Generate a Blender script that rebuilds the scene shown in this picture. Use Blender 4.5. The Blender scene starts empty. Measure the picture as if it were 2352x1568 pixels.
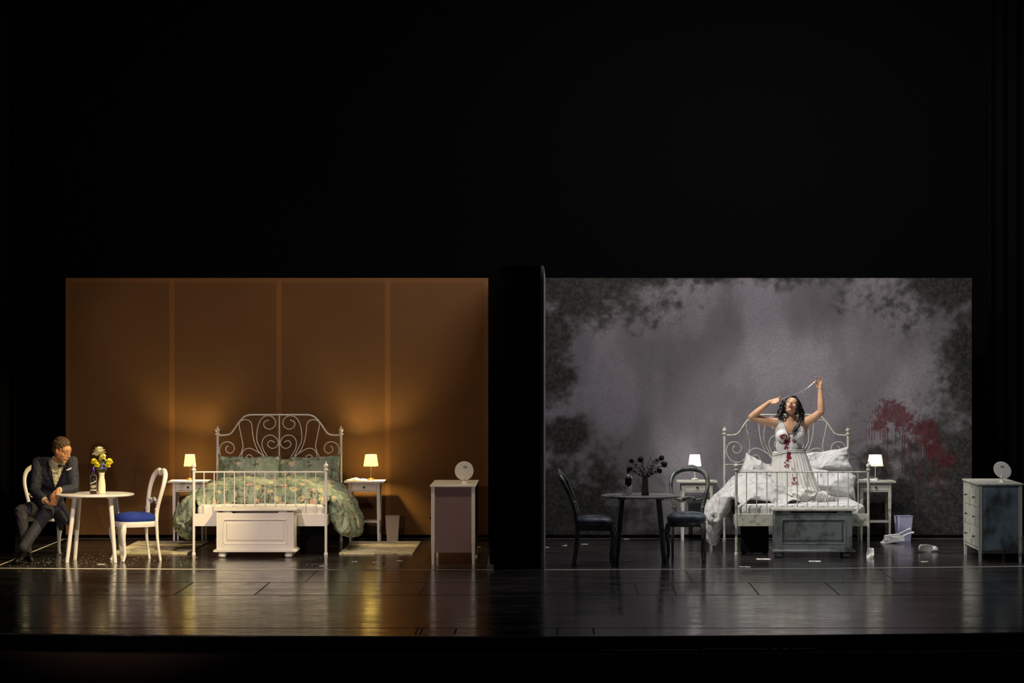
import bpy, math, random
import numpy as np
from mathutils import Vector, Matrix, noise, Euler
random.seed(7)
PI = math.pi
sc = bpy.context.scene
COL = sc.collection
# ------------------------------------------------------------------ camera
F = 6078.0                      # focal length in pixels of a 2352 px wide frame
CY, CH = -28.0, 2.35            # camera stands in the auditorium, 28 m before the set line
cd = bpy.data.cameras.new('camera'); cam = bpy.data.objects.new('camera', cd); COL.objects.link(cam)
cam.location = (0, CY, CH); cam.rotation_euler = (PI/2, 0, 0)
cd.sensor_width = 36; cd.lens = F*36/2352; cd.shift_x = -101/2352; cd.shift_y = 11/2352
cd.clip_end = 200
sc.camera = cam
# ------------------------------------------------------------------ world, exposure
w = bpy.data.worlds.new('world'); sc.world = w; w.use_nodes = True
w.node_tree.nodes['Background'].inputs[0].default_value = (0.5, 0.55, 0.7, 1)
w.node_tree.nodes['Background'].inputs[1].default_value = 0.014
sc.view_settings.view_transform = 'Standard'; sc.view_settings.look = 'None'
sc.view_settings.exposure = 0.0; sc.view_settings.gamma = 1; sc.view_settings.use_curve_mapping = False
try:
    sc.cycles.max_bounces = 8; sc.cycles.sample_clamp_indirect = 12
except Exception: pass

def lin(c):
    r = []
    for v in c[:3]:
        v = v/255.0
        r.append(v/12.92 if v <= .04045 else ((v+.055)/1.055)**2.4)
    return (*r, 1)

def aim(o, tgt):
    o.rotation_euler = (Vector(tgt)-o.location).to_track_quat('-Z', 'Y').to_euler()
def spot(name, loc, tgt, power, color, angle, blend=.4, radius=.15):
    l = bpy.data.lights.new(name, 'SPOT'); l.energy = power; l.color = color
    l.spot_size = math.radians(angle); l.spot_blend = blend; l.shadow_soft_size = radius
    o = bpy.data.objects.new(name, l); COL.objects.link(o); o.location = loc; aim(o, tgt); return o
def area(name, loc, tgt, power, color, sx, sy, spread=180):
    l = bpy.data.lights.new(name, 'AREA'); l.energy = power; l.color = color; l.shape = 'RECTANGLE'
    l.size = sx; l.size_y = sy; l.spread = math.radians(spread)
    o = bpy.data.objects.new(name, l); COL.objects.link(o); o.location = loc; aim(o, tgt); return o
# stage lamps of the left (warm) room
spot('balcony_spot_left', (-4.2, -25, 2.9), (-3.2, 2, 1.2), 2700, (1, .77, .68), 13.4, .4, .12)
spot('front_spot_left', (-3.9, -5.2, 4.6), (-3.9, .7, .45), 1050, (1, .81, .70), 32, .55, .10)
spot('side_spot_warm', (-0.95, -3.2, 4.6), (-5.1, 1.1, .6), 1900, (1, .80, .38), 31, .6, .08)
spot('top_spot_warm', (-.95, -.8, 5.2), (-1.45, 1.4, .6), 330, (1, .82, .52), 38, .6, .08)
area('batten_warm', (-3.4, .4, 6.0), (-3.4, 4.3, 1.4), 40, (1, .69, .40), 4.5, .3)
spot('boom_spot_warm', (-.85, 3.7, 3.9), (-4.7, 1.3, .4), 750, (1, .80, .36), 50, .6, .06)
# stage lamps of the right (cold) room
spot('key_spot_cold', (-1.7, -1.3, 6.6), (2.95, 2.9, .75), 1800, (1, .98, .94), 34, .35, .06)
spot('balcony_spot_right', (4, -25, 3), (2.9, 2, 1.0), 1000, (.95, .97, 1), 9.5, .6, .2)
area('batten_cold', (2.5, 1.2, 6.2), (2.5, 4.35, 1.5), 245, (1, .97, 1), 4.6, .3)
spot('side_spot_cold', (.5, -4.5, 5), (4.6, 1.6, .4), 450, (.95, .97, 1), 30, .6, .1)

# ------------------------------------------------------------------ helpers
def at(px, py):                 # pixel of a point on the floor -> world x, y
    D = F*CH/(py-795.0)
    return (px-1277.0)*D/F, D+CY
def pt(px, py, y):              # pixel + real depth -> world point
    D = y-CY
    return Vector(((px-1277.0)*D/F, y, CH-(py-795.0)*D/F))

class MB:
    def __init__(s): s.v = []; s.f = []; s.m = []
    def add(s, vs, fs, mi=0):
        o = len(s.v); s.v += [tuple(v) for v in vs]; s.f += [tuple(i+o for i in f) for f in fs]; s.m += [mi]*len(fs); return s
    def box(s, x0, x1, y0, y1, z0, z1, b=0, mi=0, M=None):
        if b > 0:
            b = min(b, (x1-x0)*.45, (y1-y0)*.45, (z1-z0)*.45)
            vs = []; fs = []
            # 24-vertex chamfered box
            idx = {}
            for i, X in enumerate((x0, x1)):
                for j, Y in enumerate((y0, y1)):
                    for k, Z in enumerate((z0, z1)):
                        sx, sy, sz = (b if i == 0 else -b), (b if j == 0 else -b), (b if k == 0 else -b)
                        for a, p in enumerate(((X, Y+sy, Z+sz), (X+sx, Y, Z+sz), (X+sx, Y+sy, Z))):
                            idx[i, j, k, a] = len(vs); vs.append(p)
            I = idx
            for i in (0, 1):
                q = [I[i,0,0,0], I[i,1,0,0], I[i,1,1,0], I[i,0,1,0]]; fs.append(q[::-1] if i == 0 else q)
                q = [I[0,i,0,1], I[0,i,1,1], I[1,i,1,1], I[1,i,0,1]]; fs.append(q[::-1] if i == 0 else q)
                q = [I[0,0,i,2], I[1,0,i,2], I[1,1,i,2], I[0,1,i,2]]; fs.append(q[::-1] if i == 0 else q)
            for a in (0, 1):
                for c in (0, 1):
                    fs.append([I[0,a,c,1], I[1,a,c,1], I[1,a,c,2], I[0,a,c,2]])
                    fs.append([I[a,0,c,0], I[a,1,c,0], I[a,1,c,2], I[a,0,c,2]])
                    fs.append([I[a,c,0,0], I[a,c,1,0], I[a,c,1,1], I[a,c,0,1]])
            for i in (0, 1):
                for j in (0, 1):
                    for k in (0, 1): fs.append([I[i,j,k,0], I[i,j,k,1], I[i,j,k,2]])
        else:
            vs = [(x, y, z) for x in (x0, x1) for y in (y0, y1) for z in (z0, z1)]
            fs = [(0,1,3,2), (4,6,7,5), (0,4,5,1), (2,3,7,6), (0,2,6,4), (1,5,7,3)]
        if M is not None: vs = [M @ Vector(v) for v in vs]
        return s.add(vs, fs, mi)
    def tube(s, pts, r, n=8, caps=True, mi=0, closed=False, flat=None):
        pts = [Vector(p) for p in pts]; N = len(pts)
        rs = r if isinstance(r, (list, tuple)) else [r]*N
        vs = []; prev = None
        for i, p in enumerate(pts):
            if closed: t = pts[(i+1) % N]-pts[i-1]
            else: t = pts[min(i+1, N-1)]-pts[max(i-1, 0)]
            t.normalize()
            if prev is None:
                ref = Vector((0, 1, 0)) if abs(t.y) < .9 else Vector((1, 0, 0))
                a = (ref-t*ref.dot(t)).normalized()
            else:
                a = (prev-t*prev.dot(t))
                a = a.normalized() if a.length > 1e-6 else t.orthogonal().normalized()
            prev = a; b = t.cross(a)
            for k in range(n):
                an = 2*PI*k/n
                ra = rs[i]*(flat if flat else 1)
                vs.append(p+a*(math.cos(an)*ra)+b*(math.sin(an)*rs[i]))
        fs = []
        for i in range(N if closed else N-1):
            for k in range(n):
                a0 = i*n+k; a1 = i*n+(k+1) % n; b0 = ((i+1) % N)*n+k; b1 = ((i+1) % N)*n+(k+1) % n
                fs.append((a0, a1, b1, b0))
        if caps and not closed:
            fs.append(tuple(range(n))[::-1]); fs.append(tuple((N-1)*n+k for k in range(n)))
        return s.add(vs, fs, mi)
    def lathe(s, prof, c=(0, 0, 0), n=24, mi=0, sx=1, sy=1):
        vs = []; cx, cy, cz = c; N = len(prof)
        for r, z in prof:
            for k in range(n):
                a = 2*PI*k/n; vs.append((cx+r*sx*math.cos(a), cy+r*sy*math.sin(a), cz+z))
        fs = [(i*n+k, i*n+(k+1) % n, (i+1)*n+(k+1) % n, (i+1)*n+k) for i in range(N-1) for k in range(n)]
        fs.append(tuple(range(n))[::-1]); fs.append(tuple((N-1)*n+k for k in range(n)))
        return s.add(vs, fs, mi)
    def ell(s, c, r, R=None, n=14, m=10, mi=0):
        c = Vector(c); r = (r, r, r) if not isinstance(r, (tuple, list)) else r
        vs = [Vector((0, 0, -r[2]))]
        for j in range(1, m):
            ph = -PI/2+PI*j/m
            for k in range(n):
                a = 2*PI*k/n
                vs.append(Vector((r[0]*math.cos(ph)*math.cos(a), r[1]*math.cos(ph)*math.sin(a), r[2]*math.sin(ph))))
        vs.append(Vector((0, 0, r[2])))
        if R is not None: vs = [R @ v for v in vs]
        vs = [v+c for v in vs]
        fs = [(0, 1+(k+1) % n, 1+k) for k in range(n)]
        for j in range(m-2):
            for k in range(n):
                a = 1+j*n+k; b = 1+j*n+(k+1) % n
                fs.append((a, b, b+n, a+n))
        L = len(vs)-1; o = 1+(m-2)*n
        fs += [(L, o+k, o+(k+1) % n) for k in range(n)]
        return s.add(vs, fs, mi)
    def cap(s, p0, p1, r0, r1=None, n=12):
        r1 = r0 if r1 is None else r1
        p0 = Vector(p0); p1 = Vector(p1); d = (p1-p0)
        if d.length < 1e-5: return s.ell(p0, r0)
        t = d.normalized()
        P = []; R = []
        for a in (-80, -50, -20): P.append(p0+t*r0*math.sin(math.radians(a))); R.append(r0*math.cos(math.radians(a)))
        for k in range(5): P.append(p0+d*((k+.5)/5)); R.append(r0+(r1-r0)*((k+.5)/5))
        for a in (20, 50, 80): P.append(p1+t*r1*math.sin(math.radians(a))); R.append(r1*math.cos(math.radians(a)))
        return s.tube(P, R, n)
    def ring(s, rings, mi=0, caps=True):     # list of equal-length closed rings of points
        n = len(rings[0]); vs = [p for r in rings for p in r]
        fs = [(i*n+k, i*n+(k+1) % n, (i+1)*n+(k+1) % n, (i+1)*n+k) for i in range(len(rings)-1) for k in range(n)]
        if caps: fs.append(tuple(range(n))[::-1]); fs.append(tuple((len(rings)-1)*n+k for k in range(n)))
        return s.add(vs, fs, mi)
    def prism(s, poly, y0, y1, mi=0):        # polygon in x,z pulled along y
        n = len(poly)
        vs = [(x, y0, z) for x, z in poly]+[(x, y1, z) for x, z in poly]
        fs = [tuple(range(n)), tuple(range(2*n-1, n-1, -1))]+[(k, (k+1) % n, (k+1) % n+n, k+n) for k in range(n)]
        return s.add(vs, fs, mi)
    def mesh(s, name):
        me = bpy.data.meshes.new(name); me.from_pydata(s.v, [], s.f); me.validate(); me.update(); return me
    def build(s, name, mats, parent=None, smooth=True, ang=40, fix=True):
        me = s.mesh(name)
        mats = mats if isinstance(mats, (list, tuple)) else [mats]
        for m in mats: me.materials.append(m)
        if len(mats) > 1 and len(me.polygons) == len(s.m):
            me.polygons.foreach_set('material_index', s.m)
        if fix:
            import bmesh
            bm = bmesh.new(); bm.from_mesh(me); bmesh.ops.recalc_face_normals(bm, faces=bm.faces); bm.to_mesh(me); bm.free()
        if smooth:
            me.polygons.foreach_set('use_smooth', [True]*len(me.polygons))
            try: me.set_sharp_from_angle(angle=math.radians(ang))
            except Exception: pass
        o = bpy.data.objects.new(name, me); COL.objects.link(o)
        if parent is not None: o.parent = parent
        return o

def fuse(mb, voxel, name, mats, parent=None, smooth=4, fac=.5, disp=None):
    """one continuous skin from overlapping closed pieces"""
    o = mb.build('fuse_tmp', mats, None, smooth=False)
    m = o.modifiers.new('r', 'REMESH'); m.mode = 'VOXEL'; m.voxel_size = voxel; m.use_smooth_shade = True
    if smooth:
        k = o.modifiers.new('s', 'SMOOTH'); k.iterations = smooth; k.factor = fac
    dg = bpy.context.evaluated_depsgraph_get(); dg.update()
    me = bpy.data.meshes.new_from_object(o.evaluated_get(dg))
    me.name = name
    if disp:
        n_ = len(me.vertices); co = np.empty(n_*3, 'f'); no = np.empty(n_*3, 'f')
        me.vertices.foreach_get('co', co); me.vertices.foreach_get('normal', no); co = co.reshape(-1, 3); no = no.reshape(-1, 3)
        out = [disp(Vector(a), Vector(b_)) for a, b_ in zip(co.tolist(), no.tolist())]
        me.vertices.foreach_set('co', [c for v in out for c in v]); me.update()
    me.polygons.foreach_set('use_smooth', [True]*len(me.polygons))
    bpy.data.objects.remove(o)
    q = bpy.data.objects.new(name, me); COL.objects.link(q)
    if parent is not None: q.parent = parent
    return q

def thing(name, label, cat, loc=(0, 0, 0), rz=0, group=None):
    o = bpy.data.objects.new(name, None); COL.objects.link(o); o.empty_display_size = .1
    o.location = loc; o.rotation_euler = (0, 0, rz); o['label'] = label; o['category'] = cat
    if group: o['group'] = group
    return o
def tag(o, label, cat, group=None, kind=None):
    o['label'] = label; o['category'] = cat
    if group: o['group'] = group
    if kind: o['kind'] = kind
    return o
def struct(o): o['kind'] = 'structure'; return o
def dup(root, loc, rz, label, group=None):
    r = root.copy(); COL.objects.link(r); r.location = loc; r.rotation_euler = (0, 0, rz); r['label'] = label
    if group: r['group'] = group
    for ch in list(root.children):
        c = ch.copy(); COL.objects.link(c); c.parent = r
        for g in list(ch.children):
            d = g.copy(); COL.objects.link(d); d.parent = c
    return r

# ------------------------------------------------------------------ materials
def nodes(name):
    m = bpy.data.materials.new(name); m.use_nodes = True; nt = m.node_tree; return m, nt, nt.nodes['Principled BSDF']
def N(nt, t, **kw):
    n = nt.nodes.new(t)
    for k, v in kw.items(): setattr(n, k, v)
    return n
def math_(nt, op, a, b=None, clamp=False):
    n = N(nt, 'ShaderNodeMath', operation=op); n.use_clamp = clamp
    for i, x in enumerate((a, b)):
        if x is None: continue
        if isinstance(x, (int, float)): n.inputs[i].default_value = x
        else: nt.links.new(x, n.inputs[i])
    return n.outputs[0]
def ramp(nt, x, lo, hi, a=0., b=1.):
    n = N(nt, 'ShaderNodeMapRange'); nt.links.new(x, n.inputs[0])
    n.inputs[1].default_value = lo; n.inputs[2].default_value = hi; n.inputs[3].default_value = a; n.inputs[4].default_value = b
    n.interpolation_type = 'SMOOTHSTEP'
    return n.outputs[0]
def mixc(nt, f, a, b):
    n = N(nt, 'ShaderNodeMix', data_type='RGBA')
    if isinstance(f, (int, float)): n.inputs[0].default_value = f
    else: nt.links.new(f, n.inputs[0])
    for i, x in ((6, a), (7, b)):
        if isinstance(x, tuple): n.inputs[i].default_value = x if len(x) == 4 else (*x, 1)
        else: nt.links.new(x, n.inputs[i])
    return n.outputs[2]
def tex(nt, kind='noise', scale=5, detail=4, rough=.55, stretch=(1, 1, 1), coord='Object', off=(0, 0, 0)):
    tc = N(nt, 'ShaderNodeTexCoord'); mp = N(nt, 'ShaderNodeMapping'); mp.inputs['Scale'].default_value = stretch
    mp.inputs['Location'].default_value = off
    nt.links.new(tc.outputs[coord], mp.inputs[0])
    if kind == 'noise':
        t = N(nt, 'ShaderNodeTexNoise'); t.inputs['Detail'].default_value = detail; t.inputs['Roughness'].default_value = rough
    else:
        t = N(nt, 'ShaderNodeTexVoronoi')
        if kind == 'edge': t.feature = 'DISTANCE_TO_EDGE'
    t.inputs['Scale'].default_value = scale
    nt.links.new(mp.outputs[0], t.inputs['Vector'])
    return t
def folds(nt, b, strength, sc_, seed=0):
    """cloth creases: warped ridges at three sizes"""
    tc = N(nt, 'ShaderNodeTexCoord'); wn = N(nt, 'ShaderNodeTexNoise'); wn.inputs['Scale'].default_value = sc_*.8; wn.inputs['Detail'].default_value = 1
    nt.links.new(tc.outputs['Object'], wn.inputs['Vector'])
    vm = N(nt, 'ShaderNodeVectorMath', operation='MULTIPLY_ADD'); nt.links.new(wn.outputs['Color'], vm.inputs[0]); vm.inputs[1].default_value = (.35, .35, .35); nt.links.new(tc.outputs['Object'], vm.inputs[2])
    h = None
    for k, (s_, wt, st) in enumerate(((1, 1, (1, 1, .7)), (2.2, .45, (1.4, 1, .7)))):
        mp = N(nt, 'ShaderNodeMapping'); mp.inputs['Scale'].default_value = st; mp.inputs['Location'].default_value = (k*3+seed, k, seed); nt.links.new(vm.outputs[0], mp.inputs[0])
        t = N(nt, 'ShaderNodeTexNoise'); t.inputs['Scale'].default_value = sc_*s_; t.inputs['Detail'].default_value = 1.5; nt.links.new(mp.outputs[0], t.inputs['Vector'])
        a = math_(nt, 'ABSOLUTE', math_(nt, 'SUBTRACT', t.outputs['Fac'], .5)); r = math_(nt, 'SUBTRACT', 1, math_(nt, 'MULTIPLY', a, 5), True)
        r = math_(nt, 'MULTIPLY', math_(nt, 'MULTIPLY', r, r), wt/s_); h = r if h is None else math_(nt, 'ADD', h, r)
    bn = N(nt, 'ShaderNodeBump'); bn.inputs['Strength'].default_value = strength; bn.inputs['Distance'].default_value = .12/sc_
    nt.links.new(h, bn.inputs['Height']); nt.links.new(bn.outputs[0], b.inputs['Normal'])
def mat(name, rgb, rough=.5, metal=0., var=0., vscale=6, bump=0., bscale=60, spec=.5, grime=None, glo=.5, ghi=.65, gscale=7, trans=0., sss=0., gst=(1, 1, 1), bdet=3, fold=0, fs=4):
    m, nt, b = nodes(name)
    b.inputs['Roughness'].default_value = rough; b.inputs['Metallic'].default_value = metal
    b.inputs['Specular IOR Level'].default_value = spec; b.inputs['Transmission Weight'].default_value = trans
    c = lin(rgb); src = c
    if var > 0:
        t = tex(nt, scale=vscale)
        d = tuple(x*(1-var) for x in c[:3])+(1,)
        src = mixc(nt, ramp(nt, t.outputs['Fac'], .3, .7), d, c)
    if grime:
        t2 = tex(nt, scale=gscale, detail=8, rough=.65, stretch=gst)
        src = mixc(nt, ramp(nt, t2.outputs['Fac'], glo, ghi), src, lin(grime))
    if isinstance(src, tuple): b.inputs['Base Color'].default_value = src
    else: nt.links.new(src, b.inputs['Base Color'])
    if fold > 0: folds(nt, b, fold, fs)
    elif bump > 0:
        t3 = tex(nt, scale=bscale, detail=bdet); bn = N(nt, 'ShaderNodeBump'); bn.inputs['Strength'].default_value = bump
        bn.inputs['Distance'].default_value = .01
        nt.links.new(t3.outputs['Fac'], bn.inputs['Height']); nt.links.new(bn.outputs[0], b.inputs['Normal'])
    if sss > 0:
        b.inputs['Subsurface Weight'].default_value = sss; b.inputs['Subsurface Radius'].default_value = (.01, .004, .002)
    return m

WHITE = mat('white_paint', (228, 222, 215), .35, var=.06, vscale=3, bump=.02)
WHITEMETAL = mat('white_metal_paint', (232, 226, 220), .4, var=.05)
AGED = mat('aged_white_paint', (172, 170, 156), .5, grime=(92, 88, 70), glo=.5, ghi=.72, gscale=7, bump=.1, bscale=30)
AGEDMETAL = mat('aged_metal_paint', (184, 182, 166), .45, grime=(120, 116, 92), glo=.46, ghi=.70, gscale=14)
AGEDWOOD = mat('aged_dimmed_paint', (104, 108, 106), .45, grime=(46, 48, 42), glo=.42, ghi=.66, gscale=4, bump=.1)  # grimy paint, colour kept dark to stand for the unlit front zone
AGEDSIDE = mat('aged_shaded_panel', (104, 118, 126), .5, grime=(44, 48, 44), glo=.4, ghi=.62, gscale=3.2, gst=(1, 1, .6))  # grimy paint; the end's shaded side is put in as a darker blue base
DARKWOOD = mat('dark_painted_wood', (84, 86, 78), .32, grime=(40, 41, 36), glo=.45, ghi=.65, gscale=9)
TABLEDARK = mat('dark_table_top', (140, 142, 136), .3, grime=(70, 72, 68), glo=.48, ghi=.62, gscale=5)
BLUE = mat('blue_velvet', (16, 46, 138), .85, var=.35, vscale=5, bump=.15, bscale=40)
DARKBLUE = mat('worn_blue_leather', (80, 92, 104), .5, grime=(38, 44, 52), glo=.42, ghi=.62, gscale=6, bump=.3, bscale=25)
BLACK = mat('black_cloth', (7, 7, 8), .95, spec=.03, bump=.1)
BLACKCURT = mat('black_curtain', (7, 7, 7), .98, spec=.05, bump=.5, bscale=160)
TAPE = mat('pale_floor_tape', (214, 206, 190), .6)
KNOB = mat('dark_knob', (30, 26, 24), .3, metal=.4)
SHEET = mat('white_bed_sheet', (226, 222, 216), .85, fold=.3, fs=4)
SHEETCOLD = mat('off_white_bed_sheet', (206, 204, 200), .85, fold=.6, fs=2.6, grime=(150, 146, 138), glo=.6, ghi=.8, gscale=3)
DIRTYDUVET = mat('stained_white_duvet', (196, 193, 188), .85, fold=.65, fs=2.8, grime=(128, 122, 116), glo=.55, ghi=.75, gscale=5)
STEEL = mat('brushed_steel', (190, 180, 165), .25, metal=.9)
COPPER = mat('copper_lamp_base', (150, 96, 60), .3, metal=.8)
PLASTIC = mat('white_plastic', (226, 224, 220), .35)
LILAC = mat('lilac_plastic', (198, 194, 222), .35, trans=.25)
BASKETW = mat('pale_plastic_bin', (172, 156, 142), .5)
PAPER = mat('paper', (222, 216, 202), .8, bump=.2, bscale=20)
GREEN = mat('stem_green', (86, 112, 48), .6, var=.3)
PETALW = mat('cream_petal', (240, 232, 196), .6, var=.12, vscale=30)
PETALY = mat('yellow_petal', (232, 214, 40), .6, var=.3, vscale=60)
PETALP = mat('violet_petal', (150, 132, 196), .6, var=.35, vscale=70)
WILT = mat('wilted_black_petal', (14, 13, 14), .8)
VASEW = mat('cream_ceramic', (236, 222, 186), .25)
VASED = mat('dull_olive_ceramic', (112, 112, 92), .35, grime=(70, 70, 54), glo=.45, ghi=.65, gscale=12)
SKIN = mat('warm_skin', (206, 146, 100), .5, var=.12, vscale=14, sss=.05, bump=.06, bscale=60)
SKINF = mat('fair_skin', (214, 166, 130), .48, var=.12, vscale=10, sss=.05, bump=.05, bscale=60)
HAIRM = mat('brown_curly_hair', (86, 58, 34), .5, var=.5, vscale=60, bump=.6, bscale=90)
HAIRF = mat('black_hair', (22, 17, 19), .36, var=.4, vscale=50)
SUIT = mat('charcoal_blue_suit', (36, 37, 52), .75, var=.2, vscale=10, fold=.3, fs=7)
LAPEL = mat('black_satin_lapel', (20, 18, 22), .35)
TROUSER = mat('charcoal_trousers', (54, 53, 66), .78, var=.2, vscale=10, fold=.3, fs=7)
SHIRT = mat('cream_shirt', (206, 196, 160), .7, fold=.5, fs=12)
SHOE = mat('black_patent', (12, 11, 11), .12, spec=.8)
LIP = mat('lip', (150, 62, 58), .4)
DARKLINE = mat('dark_brow', (30, 20, 18), .6)
LID = mat('eyelid', (196, 150, 140), .5)
PEARL = mat('pearl', (240, 236, 228), .2)
GOLDBR = mat('bottle_print', (226, 218, 196), .5)
DARKPR = mat('dark_bottle_print', (30, 24, 44), .5)
PURPLECAP = mat('purple_foil', (60, 36, 130), .3, metal=.3)
def glass(name, rgb, rough=.02):
    m, nt, b = nodes(name); b.inputs['Base Color'].default_value = lin(rgb); b.inputs['Roughness'].default_value = rough
    b.inputs['Transmission Weight'].default_value = 1; b.inputs['IOR'].default_value = 1.45; return m
GLASS = glass('clear_glass', (244, 246, 246))

def shade_mat(name, rgb, emit, e):
    m, nt, b = nodes(name)
    b.inputs['Base Color'].default_value = lin(rgb); b.inputs['Roughness'].default_value = .9
    tr = N(nt, 'ShaderNodeBsdfTranslucent'); tr.inputs[0].default_value = lin(rgb)
    mx = N(nt, 'ShaderNodeMixShader'); mx.inputs[0].default_value = .68
    nt.links.new(b.outputs[0], mx.inputs[1]); nt.links.new(tr.outputs[0], mx.inputs[2])
    nt.links.new(mx.outputs[0], nt.nodes['Material Output'].inputs[0])
    return m
SHADEW = shade_mat('warm_lampshade', (255, 250, 222), None, 0)
SHADEC = shade_mat('cold_lampshade', (240, 240, 236), None, 0)

def floral(name, c0, c1):
    m, nt, b = nodes(name); b.inputs['Roughness'].default_value = .8
    n0 = tex(nt, scale=3.5)
    base = mixc(nt, ramp(nt, n0.outputs['Fac'], .35, .65), lin(c0), lin(c1))
    # twigs
    w1 = tex(nt, scale=7, detail=3, rough=.5, off=(3, 1, 2)); r1 = math_(nt, 'ABSOLUTE', math_(nt, 'SUBTRACT', w1.outputs['Fac'], .5))
    tw = ramp(nt, r1, .010, .020, 1, 0)
    gate = tex(nt, scale=6, detail=1, off=(7, 7, 1)); tw = math_(nt, 'MULTIPLY', tw, ramp(nt, gate.outputs['Fac'], .42, .5))
    col = mixc(nt, tw, base, lin((88, 78, 52)))
    # leaves
    lf = tex(nt, 'voronoi', scale=30, stretch=(1, 1, 2)); lm = ramp(nt, lf.outputs['Distance'], .22, .28, 1, 0)
    g2 = tex(nt, scale=7, detail=1, off=(1, 5, 9)); lm = math_(nt, 'MULTIPLY', lm, ramp(nt, g2.outputs['Fac'], .52, .58))
    col = mixc(nt, lm, col, lin((104, 110, 76)))
    # blossoms
    fl = tex(nt, 'voronoi', scale=8.5, off=(2, 2, 2)); wob = tex(nt, scale=40, detail=1)
    dist = math_(nt, 'ADD', fl.outputs['Distance'], math_(nt, 'MULTIPLY', math_(nt, 'SUBTRACT', wob.outputs['Fac'], .5), .35))
    fm = ramp(nt, dist, .30, .36, 1, 0)
    sep = N(nt, 'ShaderNodeSeparateColor'); nt.links.new(fl.outputs['Color'], sep.inputs[0])
    fm = math_(nt, 'MULTIPLY', fm, ramp(nt, sep.outputs[0], .42, .46))
    fcol = mixc(nt, ramp(nt, sep.outputs[1], .4, .6), lin((206, 170, 148)), lin((206, 196, 152)))
    fcol = mixc(nt, ramp(nt, fl.outputs['Distance'], .06, .12, 1, 0), fcol, lin((120, 60, 30)))
    col = mixc(nt, fm, col, fcol)
    nt.links.new(col, b.inputs['Base Color'])
    folds(nt, b, .5, 3.6)
    return m
FLORAL = floral('floral_green_cotton', (128, 144, 126), (164, 174, 150))
def rugmat():
    m, nt, b = nodes('floral_rug_pile'); b.inputs['Roughness'].default_value = .95
    n0 = tex(nt, scale=2.2, detail=2); c = mixc(nt, ramp(nt, n0.outputs['Fac'], .5, .52), lin((236, 226, 190)), lin((204, 186, 160)))
    n1 = tex(nt, scale=5, detail=3, off=(4, 4, 0)); l = math_(nt, 'ABSOLUTE', math_(nt, 'SUBTRACT', n1.outputs['Fac'], .5))
    c = mixc(nt, ramp(nt, l, .004, .012, .6, 0), c, lin((120, 100, 84)))
    nt.links.new(c, b.inputs['Base Color'])
    t3 = tex(nt, scale=250, detail=2); bn = N(nt, 'ShaderNodeBump'); bn.inputs['Strength'].default_value = .8; bn.inputs['Distance'].default_value = .01
    nt.links.new(t3.outputs['Fac'], bn.inputs['Height']); nt.links.new(bn.outputs[0], b.inputs['Normal'])
    return m
RUG = rugmat()

# ------------------------------------------------------------------ setting
def floor_mat():
    m, nt, b = nodes('black_stage_floor')
    n0 = tex(nt, scale=1.2, detail=8, rough=.7, stretch=(.6, 2.2, 1)); n1 = tex(nt, scale=9, detail=6, rough=.7, stretch=(.5, 2, 1))
    c = mixc(nt, ramp(nt, n0.outputs['Fac'], .35, .7), lin((27, 25, 25)), lin((56, 52, 51)))
    nt.links.new(c, b.inputs['Base Color'])
    r = math_(nt, 'ADD', ramp(nt, n0.outputs['Fac'], .3, .7, .13, .21), ramp(nt, n1.outputs['Fac'], .4, .75, -.03, .12))
    nt.links.new(r, b.inputs['Roughness'])
    b.inputs['Specular IOR Level'].default_value = .5; b.inputs['IOR'].default_value = 2.7
    # scratches and dents
    n2 = tex(nt, scale=2.0, detail=5, rough=.6); l = math_(nt, 'ABSOLUTE', math_(nt, 'SUBTRACT', n2.outputs['Fac'], .5))
    sc_ = ramp(nt, l, .0, .004, 1, 0)
    n3 = tex(nt, scale=30, detail=4, stretch=(.4, 3, 1))
    h = math_(nt, 'ADD', math_(nt, 'MULTIPLY', sc_, .35), math_(nt, 'MULTIPLY', n3.outputs['Fac'], .5))
    bn = N(nt, 'ShaderNodeBump'); bn.inputs['Strength'].default_value = .12; bn.inputs['Distance'].default_value = .004
    nt.links.new(h, bn.inputs['Height']); nt.links.new(bn.outputs[0], b.inputs['Normal'])
    return m
FLOORM = floor_mat()
def edge_y(x): return -6.55+.0163*(x+.6)**2
mb = MB(); xs = [-9+i*.5 for i in range(37)]
top = [(x, edge_y(x), 0) for x in xs]+[(x, 5.6, 0) for x in reversed(xs)]
n = len(top); mb.add(top+[(x, y, -.012) for x, y, z in top], [tuple(range(n)), tuple(range(2*n-1, n-1, -1))]+[(k, (k+1) % n, (k+1) % n+n, k+n) for k in range(n)])
floor = struct(mb.build('floor', FLOORM, smooth=False))
# board seams, part of the floor
mb = MB()
def seam(x0, x1, y, w=.012): mb.box(x0, x1, y-w/2, y+w/2, .0002, .0012)
for y in (-1.65, -3.0, -5.92): seam(-8.9, 8.9, y, .016)
def joint(x, y0, y1, w=.012): mb.box(x-w/2, x+w/2, y0, y1, .0002, .0011)
for x in (-3.61, -2.85, -1.29, .78, 1.14, 1.92, 2.68, 4.3, -5.2): joint(x, -3.0, -1.65)
for x in (-2.5, 1.36, 3.4, -4.6): joint(x, -1.65, -.2, .008)
for x in (-1.15, -1.11, -.83, .01, .31): joint(x, -6.4, -5.95, .014)
mb.build('floor_seam', mat('dark_seam_gap', (8, 7, 7), .9), floor, smooth=False)
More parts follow.
